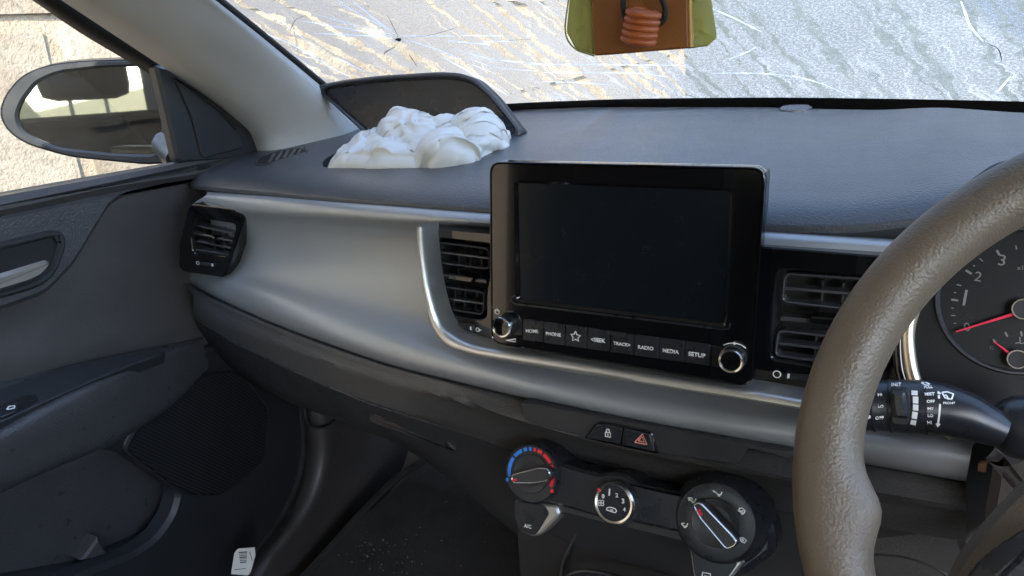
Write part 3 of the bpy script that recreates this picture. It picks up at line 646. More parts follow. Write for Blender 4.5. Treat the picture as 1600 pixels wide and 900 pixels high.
vent('air_vent', 'gloss black end vent of the dashboard next to the passenger door',
     [z7(170, 112), z7(640, 165), z7(678, 225), z7(660, 290), z7(520, 720), z7(475, 802), z7(95, 748), z7(55, 700), z7(62, 480), z7(140, 150)],
     [z7(195, 235), z7(590, 300), z7(575, 420), z7(520, 605), z7(190, 572), z7(172, 420)],
     [], [(z7(200, 312), z7(570, 395)), (z7(190, 385), z7(560, 465)), (z7(190, 455), z7(540, 527)), (z7(200, 540), z7(520, 590))], [(z7(x, 330), z7(x-10, 560)) for x in (290, 400, 490)],
     [z7(270, 395), z7(375, 415), z7(385, 440), z7(360, 462), z7(260, 440)], None,
     [z7(262, 655), z7(362, 668), z7(362, 695), z7(262, 682)], z7(372, 684), [(*z7(235, 665), .0022, False)], pl=EV)

# ================================================================== climate controls
tc_ = R(24); CL = Plane(on(1, 962, 790, -.016), (0, -math.cos(tc_), math.sin(tc_)))
cc = thing('climate_control_panel', 'black climate control panel with three round dials under the hazard switch', 'climate panel')
slab('bridge', rnd(CL.pxs([(850, 712), (872, 722), (936, 741), (950, 738), (978, 740), (998, 756), (1066, 771), (1090, 760), (1100, 840), (1062, 832), (990, 816), (930, 806), (868, 788), (840, 780)], .004), .004), CL, -.04, .006, M['housing'], cc, bev=.0028)
slab('lower_bridge', rnd(CL.pxs([(868, 780), (1080, 826), (1080, 850), (868, 800)], -.004), .004), CL, -.04, -.002, M['smoothblack'], cc, bev=.002)
def zt(x, y): return 770+x/5, 670+y/5
def zm(x, y): return 1040+x/5.625, 740+y/5.625
def dist2(a, b): return math.hypot(a[0]-b[0], a[1]-b[1])
# temperature dial
h = .012; c = CL.px(*zt(298, 350), h); rr = dist2(CL.px(*zt(298, 158), h), c)
def ang(pt, c, h): q = CL.px(*pt, h); return math.atan2(q[1]-c[1], q[0]-c[0])
td = lathe('temperature_dial', CL, c, [(rr*1.32, -.03), (rr*1.30, .002), (rr*1.22, .010), (rr*1.15, h), (rr*.82, h-.0005)], M['housing'], cc, 64)
for (p, q, m) in [((110, 375), (152, 215), 'blue'), ((164, 203), (226, 165), 'blue'), ((240, 160), (268, 157), 'blue'), ((284, 157), (304, 158), 'blue'), ((320, 161), (338, 167), 'red'), ((350, 174), (382, 195), 'red'), ((394, 206), (448, 268), 'red'), ((457, 284), (478, 468), 'red')]:
    a0, a1 = ang(zt(*p), c, h), ang(zt(*q), c, h)
    if a0 < -2: a0 += 2*math.pi
    arcband('scale_mark', CL, c, rr, .0032, a0, a1, h, M[m], td)
for p, m in (((113, 396), 'blue'), ((463, 486), 'red')): lathe('scale_dot', CL, CL.px(*zt(*p), h), [(.0018, h), (.0018, h+.0004), (0, h+.0004)], M[m], td, 14)
def turn_knob(parent, c, r_, h, barpx, zf, markpx, hb=.012):
    k = lathe('dial_knob', CL, c, [(r_, h-.004), (r_, h+.0005), (r_*.97, h+.0012), (r_*.6, h-.0008), (0, h-.0015)], M['smoothblack'], parent, 48)
    b = rnd(CL.pxs([zf(*q) for q in barpx], h+hb), .0022)
    slab('knob_grip', inset(b, -.0006), CL, h-.002, h+hb-.003, M['smoothblack'], k, bev=.001)
    slab('grip_edge', b, CL, h+hb-.004, h+hb, M['chrome'], k, bev=.0010, holes=[inset(b, .0017)])
    slab('grip_top', inset(b, .0015), CL, h+hb-.004, h+hb-.0006, M['smoothblack'], k, bev=.0005)
    slab('pointer_mark', CL.pxs([zf(*q) for q in markpx], h+hb-.0006), CL, h+hb-.001, h+hb-.0002, M['red'], k, bev=0)
turn_knob(td, c, rr*.80, h, [(138, 372), (152, 356), (350, 305), (420, 308), (445, 340), (440, 392), (410, 418), (300, 434), (160, 430), (140, 405)], zt, [(152, 394), (189, 389), (189, 406), (154, 412)])
# fan knob
h = .018; zf_ = lambda x, y: (900+x/8.18, 730+y/8.18); c = CL.px(*zf_(480, 465), h); rr = dist2(CL.px(*zf_(480, 188), h), c)
fk = lathe('fan_knob', CL, c, [(rr*1.14, -.004), (rr*1.13, .004), (rr*1.04, .006), (rr*1.03, h-.004), (rr*.98, h-.002)], M['smoothblack'], cc, 64)
for k in range(44):
    a = k*2*math.pi/44; p = [CL.p3(c[0]+rr*1.03*math.cos(a), c[1]+rr*1.03*math.sin(a), z_) for z_ in (.007, h-.004)]
    tube('knurl', p, .0005, M['slat'], fk, seg=4)
lathe('fan_ring', CL, c, [(rr, h-.004), (rr*.99, h-.001), (rr*.92, h+.0005), (rr*.82, h), (rr*.80, h-.003)], M['chrome'], fk, 64)
fc = lathe('fan_face', CL, c, [(rr*.81, h-.004), (rr*.81, h-.0015), (0, h-.0012)], M['housing'], fk, 48)
hh = h-.0013
for s, x, y in (('0', 348, 362), ('1', 425, 326), ('2', 523, 350), ('3', 602, 428), ('4', 619, 530)):
    wdt = 17 if s != '1' else 9; text('numeral', s, CL, CL.px(*zf_(x-wdt, y+32), hh), CL.px(*zf_(x+wdt, y+35), hh), hh, M['white'], fc, embolden=.03)
ca = [(392, 525), (420, 512), (455, 515), (500, 530), (520, 560), (505, 580), (470, 572), (430, 558), (392, 545), (392, 525)]
strokes('car_symbol', CL, [spx(CL, [zf_(*q) for q in ca], hh), spx(CL, [zf_(440, 545), zf_(475, 550)], hh)], .0009, hh, M['white'], fc)
strokes('fan_symbol', CL, [[(q[0]+.0013*math.cos(a), q[1]+.0013*math.sin(a)) for a in np.linspace(0, 6.28, 9)] for q in spx(CL, [zf_(304, 440), zf_(338, 440), zf_(304, 472), zf_(338, 475)], hh)], .0006, hh, M['white'], fc)
a0 = ang(zf_(288, 282), c, h); arcband('position_mark', CL, c, rr*.91, rr*.2, a0-.06, a0+.06, h+.0003, M['red'], fk, 3)
# mode dial
h = .014; c = CL.px(*zm(440, 425), h); rr = dist2(CL.px(*zm(440, 92), h), c)
md = lathe('mode_dial', CL, c, [(rr*1.34, -.035), (rr*1.30, -.004), (rr*1.12, .008), (rr*1.03, h), (rr*.98, h+.0004), (rr*.66, h-.0005)], M['housing'], cc, 64)
turn_knob(md, CL.px(*zm(435, 430), h), rr*.65, h, [(240, 292), (250, 262), (285, 250), (318, 264), (590, 545), (630, 600), (610, 642), (545, 668), (512, 655), (300, 402)], zm, [(275, 318), (295, 308), (326, 362), (308, 374)])
def mark_(nm, L, w_=.0010): strokes(nm, CL, [spx(CL, [zm(*q) for q in l], h) for l in L], w_, h, M['white'], md)
seat_ = lambda x, y: [[(x, y), (x+18, y+20), (x+45, y+25), (x+55, y-2)], [(x+20, y+20), (x+25, y+34), (x+40, y+32)]]
mark_('airflow_symbol', [[(415, 148), (440, 165)]]+seat_(440, 162)); mark_('airflow_symbol', [[(195, 215), (225, 212), (240, 228)], [(205, 222), (208, 240)]]+seat_(212, 222))
mark_('airflow_symbol', seat_(140, 440)+[[(138, 438), (165, 436)]]); mark_('airflow_symbol', [[(640, 330), (650, 305), (672, 302), (690, 315), (675, 330), (640, 330)]]+seat_(645, 322))
mark_('demist_symbol', [[(650, 565), (680, 562), (712, 588), (695, 608), (670, 600), (650, 565)], [(665, 575), (685, 580)], [(672, 585), (690, 592)]], .0009)
# buttons hanging below the dials
ac = rnd(CL.pxs([zt(165, 560), zt(170, 700), zt(186, 765), zt(215, 805), (829, 838), (841, 838), zt(400, 795), zt(525, 670), zt(500, 600)], .004), .003)
ab = slab('ac_button', ac, CL, -.02, .004, M['alu'], cc, bev=.002)
slab('button_face', rnd(CL.pxs([zt(172, 560), zt(182, 740), zt(205, 790), zt(290, 826), zt(335, 828), zt(440, 660), zt(400, 600)], .0052), .003), CL, .002, .0052, M['housing'], ab, bev=.0006)
text('lettering', 'A/C', CL, CL.px(*zt(243, 768), .0052), CL.px(*zt(300, 780), .0052), .0052, M['white'], ab, embolden=.03)
rbn = rnd(CL.pxs([zm(208, 640), zm(255, 960), zm(280, 1000), zm(520, 1000), zm(700, 770), zm(600, 740)], .004), .003)
rb_ = slab('rear_demist_button', rbn, CL, -.02, .004, M['alu'], cc, bev=.002)
slab('button_face', rnd(CL.pxs([zm(217, 640), zm(268, 950), zm(300, 990), zm(500, 985), zm(635, 785), zm(560, 760)], .0052), .003), CL, .002, .0052, M['housing'], rb_, bev=.0006)
strokes('rear_demist_symbol', CL, [spx(CL, [zm(320, 930), zm(325, 868), zm(395, 880), zm(390, 940)], .0054), spx(CL, [zm(340, 900), zm(375, 905)], .0054)], .0011, .0054, M['white'], rb_)
slab('right_shoulder', rnd(CL.pxs([zm(700, 300), zm(940, 420), zm(968, 560), zm(968, 690), zm(820, 800), zm(690, 900), zm(560, 900)], -.012), .012), CL, -.05, -.008, M['housing'], cc, bev=.006)
# tray under the controls
con = thing('console_tray', 'dark open storage tray below the climate controls', 'tray')
cp = Plane(on(1, 960, 860, .05), (0, -1, .25))
slab('tray_back', rnd(cp.pxs([(800, 780), (1250, 850), (1250, 1050), (820, 1050)]), .01), cp, -.02, -.004, M['dark'], con, bev=.002)
tube('tray_edge', smooth([cp.p3(*cp.px(*q)) for q in ((876, 902), (884, 868), (906, 828), (912, 822), (1000, 846), (1075, 868))], 40), .0022, M['smoothblack'], con, seg=8)
tube('tray_lip', smooth([cp.p3(*cp.px(*q, .03), .03) for q in ((868, 925), (884, 902), (910, 893), (945, 897), (1060, 925))], 30), .003, M['housing'], con, seg=8)

# ================================================================== windscreen
from mathutils.bvhtree import BVHTree
RK = R(33)
ws = thing('windscreen', 'cracked and misted windscreen with water tracks above the dashboard', 'windscreen')
def gpt(x, v):
    y0 = reary_(x)+.012; z0 = padz(x, reary_(x))-.006
    return V((x*(1-.10*max(v, 0)), y0-v*math.cos(RK)+.05*v*v, z0+v*math.sin(RK)+.02*v*v))
gx = np.linspace(-.685, .685, 60); gx = gx[(gx > -.69)]; gv = np.linspace(-.035, .74, 40)
grow = [[gpt(x, v) for x in gx] for v in gv]
for r_ in range(len(grow)):                       # fair the base line
    ys = np.array([p.y for p in grow[r_]]); zs = np.array([p.z for p in grow[r_]])
    for _ in range(30): ys[1:-1] = .5*ys[1:-1]+.25*(ys[:-2]+ys[2:]); zs[1:-1] = .5*zs[1:-1]+.25*(zs[:-2]+zs[2:])
    for p, y, z in zip(grow[r_], ys, zs): p.y = y; p.z = z
guv = [(x, v) for v in gv for x in gx]
glass = grid('glass', grow, M['fog'], ws, sm=True, uv=guv)
ext = [[grow[0][0]+(grow[0][0]-grow[1][0])*8]+[a+(a-b)*8 for a, b in zip(grow[0], grow[1])]+[grow[0][-1]+(grow[0][-1]-grow[1][-1])*8]]
ext += [[r_[0]+(r_[0]-r_[1])*8]+list(r_)+[r_[-1]+(r_[-1]-r_[-2])*8] for r_ in grow]
ne = len(ext[0]); GB = BVHTree.FromPolygons([tuple(p) for r_ in ext for p in r_], [(i*ne+j, i*ne+j+1, (i+1)*ne+j+1, (i+1)*ne+j) for i in range(len(ext)-1) for j in range(ne-1)])
def onglass(px, py, off=.0012):
    d = ray(px, py).normalized(); hit = GB.ray_cast(CAM, d)
    n_ = hit[1]; n_ = n_ if n_.dot(d) < 0 else -n_
    return hit[0]+n_*off, n_
frit_px = [(560, 186), (700, 168), (800, 160.5), (900, 156), (1000, 153), (1200, 151), (1400, 153), (1600, 157), (1680, 160)]
f1 = smooth([onglass(*q)[0] for q in frit_px], 60)
f0 = smooth([onglass(q[0], q[1]+18+max(0, q[0]-900)*.02)[0] for q in frit_px], 60)
f2 = [p+V((0, -.010, -.030)) for p in f0]
grid('blackout_border', [f1, f0, f2], M['rubber'], ws, sm=60)
def crack(L, wpx, m='crack', nm='crack'):
    P = []; N_ = None
    for q in L:
        p, N_ = onglass(*q); P.append(p)
    P = smooth(P, max(6, len(L)*5)); n = len(P)
    rad = [wpx*(.62 if m == 'crack' else .4)*((p-CAM).length)/FPX*(1-.55*abs(2*i/(n-1)-1)**3)*(1+.35*noise.noise(p*150)) for i, p in enumerate(P)]
    vs_ = []
    for i in range(n):
        t = (P[min(i+1, n-1)]-P[max(i-1, 0)]).normalized(); sd_ = t.cross(N_).normalized()
        vs_ += [P[i]+sd_*rad[i], P[i]-sd_*rad[i]]
    return mobj(nm, vs_, [(2*i, 2*i+1, 2*i+3, 2*i+2) for i in range(n-1)], M[m], ws)
CR = [([(491, 51), (560, 54), (616, 57)], 2.6), ([(469, 31), (540, 43), (612, 55)], 2.2), ([(483, 18), (550, 37), (614, 53)], 2.0), ([(553, 2), (585, 28), (617, 52)], 2.8), ([(528, 0), (560, 20), (612, 48)], 2.2),
 ([(628, 55), (670, 55), (711, 55)], 3.0), ([(718, 54), (788, 55)], 2.4), ([(700, 62), (735, 66), (766, 68)], 2.6), ([(755, 64), (802, 63)], 2.2), ([(640, 62), (680, 75), (722, 91)], 3.2), ([(692, 88), (740, 115), (795, 149)], 3.4),
 ([(707, 75), (769, 91), (850, 99)], 2.6), ([(733, 90), (775, 104), (840, 110)], 1.8), ([(738, 100), (775, 114)], 2.2), ([(355, 11), (410, 48), (465, 73), (520, 106), (545, 118)], 2.0), ([(325, 2), (392, 48), (476, 96), (505, 128)], 1.8), ([(524, 88), (570, 111)], 2.0), ([(400, 10), (450, 40), (495, 76)], 1.2),
 ([(820, 100), (900, 99.5), (1000, 100), (1071, 101)], 2.6), ([(849, 112), (990, 113), (1045, 119.5)], 2.4), ([(849, 126), (905, 128), (957, 131.6)], 2.2), ([(1106, 9), (1150, 28), (1191, 49)], 3.0), ([(1139, 91), (1165, 81), (1182, 72)], 2.6),
 ([(1112, 113), (1180, 113), (1239, 118), (1283, 129), (1332, 150)], 2.6), ([(1502, 0), (1510, 22), (1517, 40), (1537, 63)], 2.6), ([(839, 0), (856, 12), (874, 24)], 2.6), ([(905, 82), (920, 90), (934, 101)], 2.4), ([(1580, 117), (1565, 135), (1550, 150)], 1.8), ([(1060, 0), (1085, 5), (1110, 12)], 2.0)]
for L, w_ in CR: crack(L, w_)
for L, w_ in [([(617, 72), (603, 80), (600, 84)], 1.8), ([(622, 55), (612, 35), (605, 22)], 1.2), ([(640, 57), (675, 53), (720, 40)], 1.0), ([(640, 85), (652, 103)], 1.4), ([(1537, 63), (1560, 75), (1566, 95)], 1.4), ([(790, 62), (830, 60)], 1.0), ([(453, 47), (462, 30), (480, 22)], 1.0)]: crack(L, w_, 'darkcrack')
ip, in_ = onglass(623, 60)
ipl = Plane(ip, in_)
random.seed(3)
for k in range(16):
    a = random.uniform(0, 6.28); r1 = random.uniform(.006, .016); a1 = a+random.uniform(-.25, .25); sx = 1.5 if -1.2 < a-6.28 < 0 else 1
    slab('chip', [(.002*math.cos(a), .002*math.sin(a)), (r1*sx*math.cos(a), r1*sx*.8*math.sin(a)), (r1*.8*math.cos(a1+.1), r1*.6*math.sin(a1+.1))], ipl, 0, .0006, M['crack'], ws, bev=0)
slab('impact_point', [(.004*math.cos(a)*(1+.3*math.sin(3*a)), .0035*math.sin(a)) for a in np.linspace(0, 6.28, 12, endpoint=False)], ipl, .0004, .0014, M['darkcrack'], ws, bev=.0003)

# ================================================================== A-pillar, seals
pil = thing('pillar_trim', 'pale grey cloth pillar trim between side window and windscreen', 'pillar trim')
def cx(L, X): return [on(0, q[0], q[1], X[i] if isinstance(X, (list, tuple)) else X) for i, q in enumerate(L)]
PL_ = [(406, 262), (400, 232), (388, 206), (345, 168), (290, 128), (235, 92), (95, 0), (0, -62)]
P2 = [(430, 262), (428, 228), (412, 196), (360, 150), (300, 107), (245, 68), (115, -15), (30, -72)]
P3 = [(478, 256), (476, 222), (455, 186), (400, 132), (340, 85), (280, 40), (190, -28), (110, -88)]
P4 = [(540, 240), (534, 205), (505, 168), (450, 118), (390, 70), (340, 28), (270, -30), (190, -95)]
P5 = [(580, 225), (560, 190), (512, 146), (460, 102), (400, 52), (335, 0), (295, -30), (215, -95)]
loft('cloth_cover', [cx(PL_, -.668), cx(P2, -.625), cx(P3, -.590), cx(P4, -.562), cx(P5, [-.60, -.58, -.568, -.562, -.558, -.556, -.555, -.555]), cx([(x+3, y-3) for x, y in P5], -.60)], M['pillar'], pil, nu=60, sub=6, sm=80)
tube('windscreen_seal', smooth(cx([(590, 205), (563, 182), (515, 140), (463, 97), (403, 48), (338, -4), (250, -72)], [-.60, -.585, -.574, -.568, -.563, -.560, -.56]), 60), .0046, M['rubber'], pil, seg=10)
seal = loft('window_seal', [cx([(-60, -70), (45, -3), (120, 48), (180, 84), (238, 118)], -.700), cx([(-60, -76), (50, -8), (125, 40), (185, 76), (243, 110)], -.685), cx([(-30, -85), (95, -4), (160, 38), (210, 72), (262, 108)], -.676), cx([(-20, -90), (100, -8), (165, 34), (215, 66), (270, 104)], -.690)], M['rubber'], pil, nu=40, sub=3)

# ================================================================== passenger door
door = thing('passenger_door', 'black plastic passenger door with silver handle, armrest and speaker grille', 'door')
loft('door_skin', [cx([(-90, 318), (0, 300.5), (130, 277), (270, 253), (345, 240)], -.712), cx([(-90, 322), (0, 305), (130, 281), (270, 257), (350, 244)], -.706), cx([(-90, 338), (0, 322), (140, 296), (290, 268), (370, 252)], -.682), cx([(-90, 360), (0, 345), (150, 318), (300, 290), (380, 265)], -.676),
   cx([(-90, 430), (0, 420), (150, 390), (300, 345), (400, 320)], -.684), cx([(-90, 520), (0, 510), (150, 480), (300, 440), (420, 400)], -.686), cx([(-90, 600), (0, 585), (100, 565), (200, 545), (300, 520), (430, 480)], -.680), cx([(-90, 660), (0, 650), (100, 630), (200, 600), (330, 570), (460, 540)], -.69)], M['door'], door, nu=50, sub=5, sm=80)
DP = Plane((-.676, 0, 0), (1, -.03, .02))
DP = Plane((-.676, 0, 0), (1, 0, .03))
slab('upper_pad', rnd(DP.pxs([(-90, 348), (0, 333), (167, 300), (300, 276), (328, 272), (327, 282), (255, 293), (195, 306), (172, 317), (158, 338), (143, 363), (113, 413), (67, 460), (0, 484), (-90, 505)]), .012), DP, -.02, .008, M['doorgrain'], door, bev=.006)
sp_ = slab('sill_roll', rnd(DP.pxs([(-90, 322), (0, 306), (130, 283), (262, 258), (385, 236), (400, 245), (345, 268), (300, 282), (167, 303), (0, 340), (-90, 358)]), .008), DP, -.02, .012, M['door'], door, bev=.009)
# handle bowl
hb = rnd(DP.pxs([(-90, 398), (0, 378), (78, 359), (98, 362), (104, 378), (97, 405), (84, 432), (58, 450), (0, 467), (-90, 490)], .01), .012)
hz_ = slab('handle_bezel', hb, DP, -.01, .0125, M['smoothblack'], door, bev=.003, holes=[inset(hb, .009)])
slab('handle_bowl', inset(hb, .007), DP, .004, .0088, M['dark'], door, bev=0)
lv = rnd(DP.pxs([(-90, 452), (0, 428), (72, 406), (80, 409), (79, 417), (66, 432), (50, 440), (0, 456), (-90, 484)], .016), .005)
slab('door_handle', lv, DP, .009, .018, M['chrome'], door, bev=.004)
# armrest
ar = loft('armrest', [cx([(-90, 614), (0, 596), (70, 580), (150, 561), (230, 543), (318, 527)], -.682), cx([(-90, 622), (0, 604), (72, 588), (152, 568), (232, 548), (318, 529)], -.668),
    cx([(-90, 705), (0, 668), (70, 634), (150, 597), (235, 562), (318, 533)], [-.612, -.612, -.614, -.622, -.64, -.668]), cx([(-90, 722), (0, 682), (75, 646), (155, 608), (238, 570), (318, 537)], [-.603, -.603, -.606, -.615, -.636, -.667]),
    cx([(-90, 768), (0, 722), (90, 682), (175, 642), (250, 600), (322, 552)], [-.605, -.605, -.608, -.618, -.638, -.668]), cx([(-90, 818), (0, 770), (105, 722), (180, 690), (258, 640), (328, 575)], [-.622, -.622, -.624, -.632, -.648, -.67]), cx([(-90, 800), (0, 760), (105, 712), (180, 680), (258, 632), (328, 572)], -.70)], M['doorgrain'], door, nu=70, sub=6, sm=80)
bm = bmesh.new(); bm.from_mesh(ar.data); bmesh.ops.recalc_face_normals(bm, faces=bm.faces)
AB = BVHTree.FromBMesh(bm); bm.free()
def onarm(px, py, off=.001):
    d = ray(px, py).normalized(); h_ = AB.ray_cast(CAM, d); n_ = h_[1] if h_[1].dot(d) < 0 else -h_[1]; return h_[0]+n_*off, n_
q0, n0 = onarm(60, 620); APL = Plane(q0, n0, (0, 0, 1))
sp2 = slab('switch_panel', rnd(APL.pxs([(-90, 648), (0, 612), (90, 580), (170, 562), (240, 552), (262, 553), (215, 570), (140, 600), (60, 636), (0, 664), (-90, 700)]), .006), APL, -.012, .0035, M['smoothblack'], door, bev=.0012)
swp = slab('switch_bed', rnd(APL.pxs([(-10, 645), (0, 634), (42, 617), (56, 617), (60, 625), (40, 640), (0, 655), (-10, 655)], .0035), .002), APL, .001, .0042, M['dark'], door, bev=.0005)
wsw = slab('window_switch', rnd(APL.pxs([(-8, 648), (2, 636), (24, 627), (34, 632), (26, 642), (0, 653)], .006), .002), APL, .002, .0065, M['housing'], door, bev=.001)
strokes('window_symbol', APL, [APL.pxs([(11, 640), (14, 635), (23, 634), (22, 638), (11, 640)], .0066)], .0016, .0066, M['white'], wsw)
# lower panel with bottle pocket
LP = Plane((-.662, 0, 0), (1, 0, -.02))
pocket = rnd(LP.pxs([(-90, 815), (0, 775), (118, 716), (160, 703), (196, 709), (274, 763), (278, 775), (270, 805), (246, 840), (208, 866), (125, 898), (40, 930), (-90, 950)]), .012)
slab('lower_panel', rnd(LP.pxs([(-130, 740), (100, 660), (250, 600), (330, 540), (430, 520), (478, 590), (480, 680), (464, 760), (432, 822), (390, 880), (330, 975), (-130, 1010)]), .02), LP, -.03, .0, M['smoothblack'], door, bev=.006, holes=[pocket])
PB = LP.off(-.06)
slab('pocket_back', rnd(LP.pxs([(-140, 700), (300, 640), (340, 760), (330, 960), (-140, 1040)], -.06), .02), LP, -.08, -.055, M['doorgrain'], door, bev=.004)
slab('pocket_floor', LP.pxs([(-140, 935), (130, 885), (290, 815), (330, 1000), (-140, 1080)], -.03), LP, -.07, -.02, M['smoothblack'], door, bev=.006)
lathe('bottle_holder', Plane(LP.p3(*LP.px(235, 900, -.05), -.05), (0, 0, 1), (0, 1, 0)), (0, 0), [(.040, 0), (.042, .07), (.039, .07), (.037, .004), (0, .003)], M['smoothblack'], door)
slab('pocket_rib', LP.pxs([(128, 876), (154, 840), (174, 877)], -.03), LP, -.055, -.03, M['door'], door, bev=.003)
c = LP.px(97, 881, -.05); 
strokes('recycling_mark', LP, [[(c[0]+.010*math.cos(a+k*1.257), c[1]+.010*math.sin(a+k*1.257)) for a in np.linspace(0, .8, 5)] for k in range(5)], .0016, -.0549, M['housing'], door)
sg = rnd(LP.pxs([(194, 702), (222, 650), (262, 617), (322, 582), (372, 578), (420, 640), (412, 720), (350, 772), (303, 775), (268, 757)], .004), .012)
slab('speaker_surround', inset(sg, -.003), LP, -.004, .003, M['smoothblack'], door, bev=.002)
spk = slab('speaker_grille', sg, LP, -.004, .005, M['dark'], door, bev=.002)
sgv = [V(p) for p in sg]; a_, b_ = V(LP.px(211, 692, .005)), V(LP.px(302, 734, .005)); rd = (b_-a_).normalized(); rn = V((-rd.y, rd.x))
ks = [p.dot(rn) for p in sgv]; k_ = min(ks)+.005
while k_ < max(ks)-.005:
    xs_ = []
    for a, b in zip(sgv, sgv[1:]+sgv[:1]):
        da, db = a.dot(rn)-k_, b.dot(rn)-k_
        if da*db < 0: xs_.append((a+(b-a)*(da/(da-db))).dot(rd))
    if len(xs_) >= 2 and max(xs_)-min(xs_) > .02:
        p0, p1 = rd*(min(xs_)+.005)+rn*k_, rd*(max(xs_)-.005)+rn*k_
        strokes('rib', LP, [[tuple(p0), tuple(p1)]], .0022, .005, M['smoothblack'], spk, th=.0014)
    k_ += .0046
# sail panel with tweeter
SPn = Plane((-.684, 0, 0), (1, -.05, 0))
so3 = rnd(SPn.pxs([(238, 100), (262, 106), (340, 150), (382, 188), (402, 236), (390, 246), (330, 252), (274, 255), (258, 185)]), .008)
sl_ = slab('sail_panel', so3, SPn, -.01, .006, M['smoothblack'], door, bev=.004)
slab('tweeter_cover', rnd(SPn.pxs([(272, 122), (302, 138), (345, 170), (370, 200), (380, 231), (316, 248), (300, 185)], .008), .006), SPn, .004, .0095, M['smoothblack'], sl_, bev=.0015)
slab('tweeter_rim', rnd(SPn.pxs([(272, 122), (300, 136), (345, 168), (372, 200), (368, 205), (342, 174), (300, 142)], .0095), .002), SPn, .006, .0115, M['rubber'], sl_, bev=.001)
# side glass
mobj('side_glass', [(-.716, -1.1, .02), (-.716, .16, .0), (-.70, .0, .22), (-.68, -.16, .42), (-.68, -1.1, .42)], [(0, 1, 2, 3, 4)], M['glass'], door)

# ================================================================== wing mirror
wm = thing('wing_mirror', 'black oval wing mirror outside the passenger window', 'wing mirror')
mo = on(0, 140, 170, -.87); WM = Plane(mo, (.66, -.75, .045))
ho = rnd(WM.pxs([(0, 180), (8, 150), (35, 117), (75, 101), (130, 95), (222, 92), (240, 104), (272, 238), (266, 254), (232, 257), (110, 245), (45, 226), (15, 207)]), .02)
lay = [(0, .004), (.0, -.012), (-.004, -.035), (.012, -.065), (.03, -.085)]
hv = []; 
for d_, h_ in lay: hv.append([WM.p3(x, y, h_) for x, y in inset(ho, d_)])
hs = grid('housing', [r_+[r_[0]] for r_ in hv], M['mirhouse'], wm, sm=60); slab('housing_back', inset(ho, .028), WM, -.09, -.08, M['mirhouse'], wm, bev=.003)
mi = rnd(WM.pxs([(27, 182), (34, 160), (58, 128), (92, 113), (150, 106), (228, 103), (238, 115), (254, 200), (250, 228), (240, 242), (180, 240), (95, 231), (50, 214), (33, 200)]), .012)
slab('housing_rim', ho, WM, -.004, .005, M['mirhouse'], wm, bev=.003, holes=[mi])
slab('mirror_glass', inset(mi, -.003), WM, -.006, -.002, M['mirrorglass'], wm, bev=0)
tube('mirror_arm', [WM.p3(*WM.px(255, 225), -.03), on(0, 282, 250, -.74)], [.028, .02], M['mirhouse'], wm, seg=12)

# ================================================================== airbag and its flap
FPl = Plane(V((0, HB+.004, padz(-.28, HB)-.002)), (0, -math.cos(R(14)), math.sin(R(14))))
fo = [FPl.px(*q) for q in [(498, 140), (504, 133), (540, 126), (600, 119), (690, 113.5), (722, 115), (746, 123), (775, 150), (817, 205), (816, 214), (795, 224), (760, 240), (600, 240), (572, 208)]]
fo = rnd(fo, .010)
ff = thing('airbag_flap', 'black burst-open airbag flap standing against the windscreen', 'airbag flap')
slab('flap_skin', fo, FPl, -.014, .0, M['smoothblack'], ff, bev=.0035)
slab('flap_rim', fo, FPl, -.010, .008, M['smoothblack'], ff, bev=.0025, holes=[[((x-sum(p[0] for p in fo)/len(fo))*.94+sum(p[0] for p in fo)/len(fo), (y-sum(p[1] for p in fo)/len(fo)+.012)*.875+sum(p[1] for p in fo)/len(fo)-.012) for x, y in fo]])
fcx, fcy = sum(p[0] for p in fo)/len(fo), sum(p[1] for p in fo)/len(fo)-.012
fi = slab('flap_liner', [(fcx+(x-fcx)*.94, fcy+(y-fcy)*.86) for x, y in fo], FPl, -.004, .0012, M['flap'], ff, bev=.0008)
random.seed(5)
edge = [(fcx+(x-fcx)*.943, fcy+(y-fcy)*.865) for x, y in fo]
for k in range(34):
    i = random.randrange(len(edge)); a = V(edge[i]); b = V(edge[(i+1) % len(edge)]); 
    if (b-a).length < .001: continue
    p = a.lerp(b, random.random()); d = (b-a).normalized(); s = random.uniform(.0015, .004)
    slab('torn_edge', [tuple(p-d*s), tuple(p+d*s), tuple(p+d*s*.4+V((-d.y, d.x))*s*random.uniform(.4, 1))], FPl, .0, .0012+random.uniform(.0008, .002), M['smoothblack'], ff, bev=0)
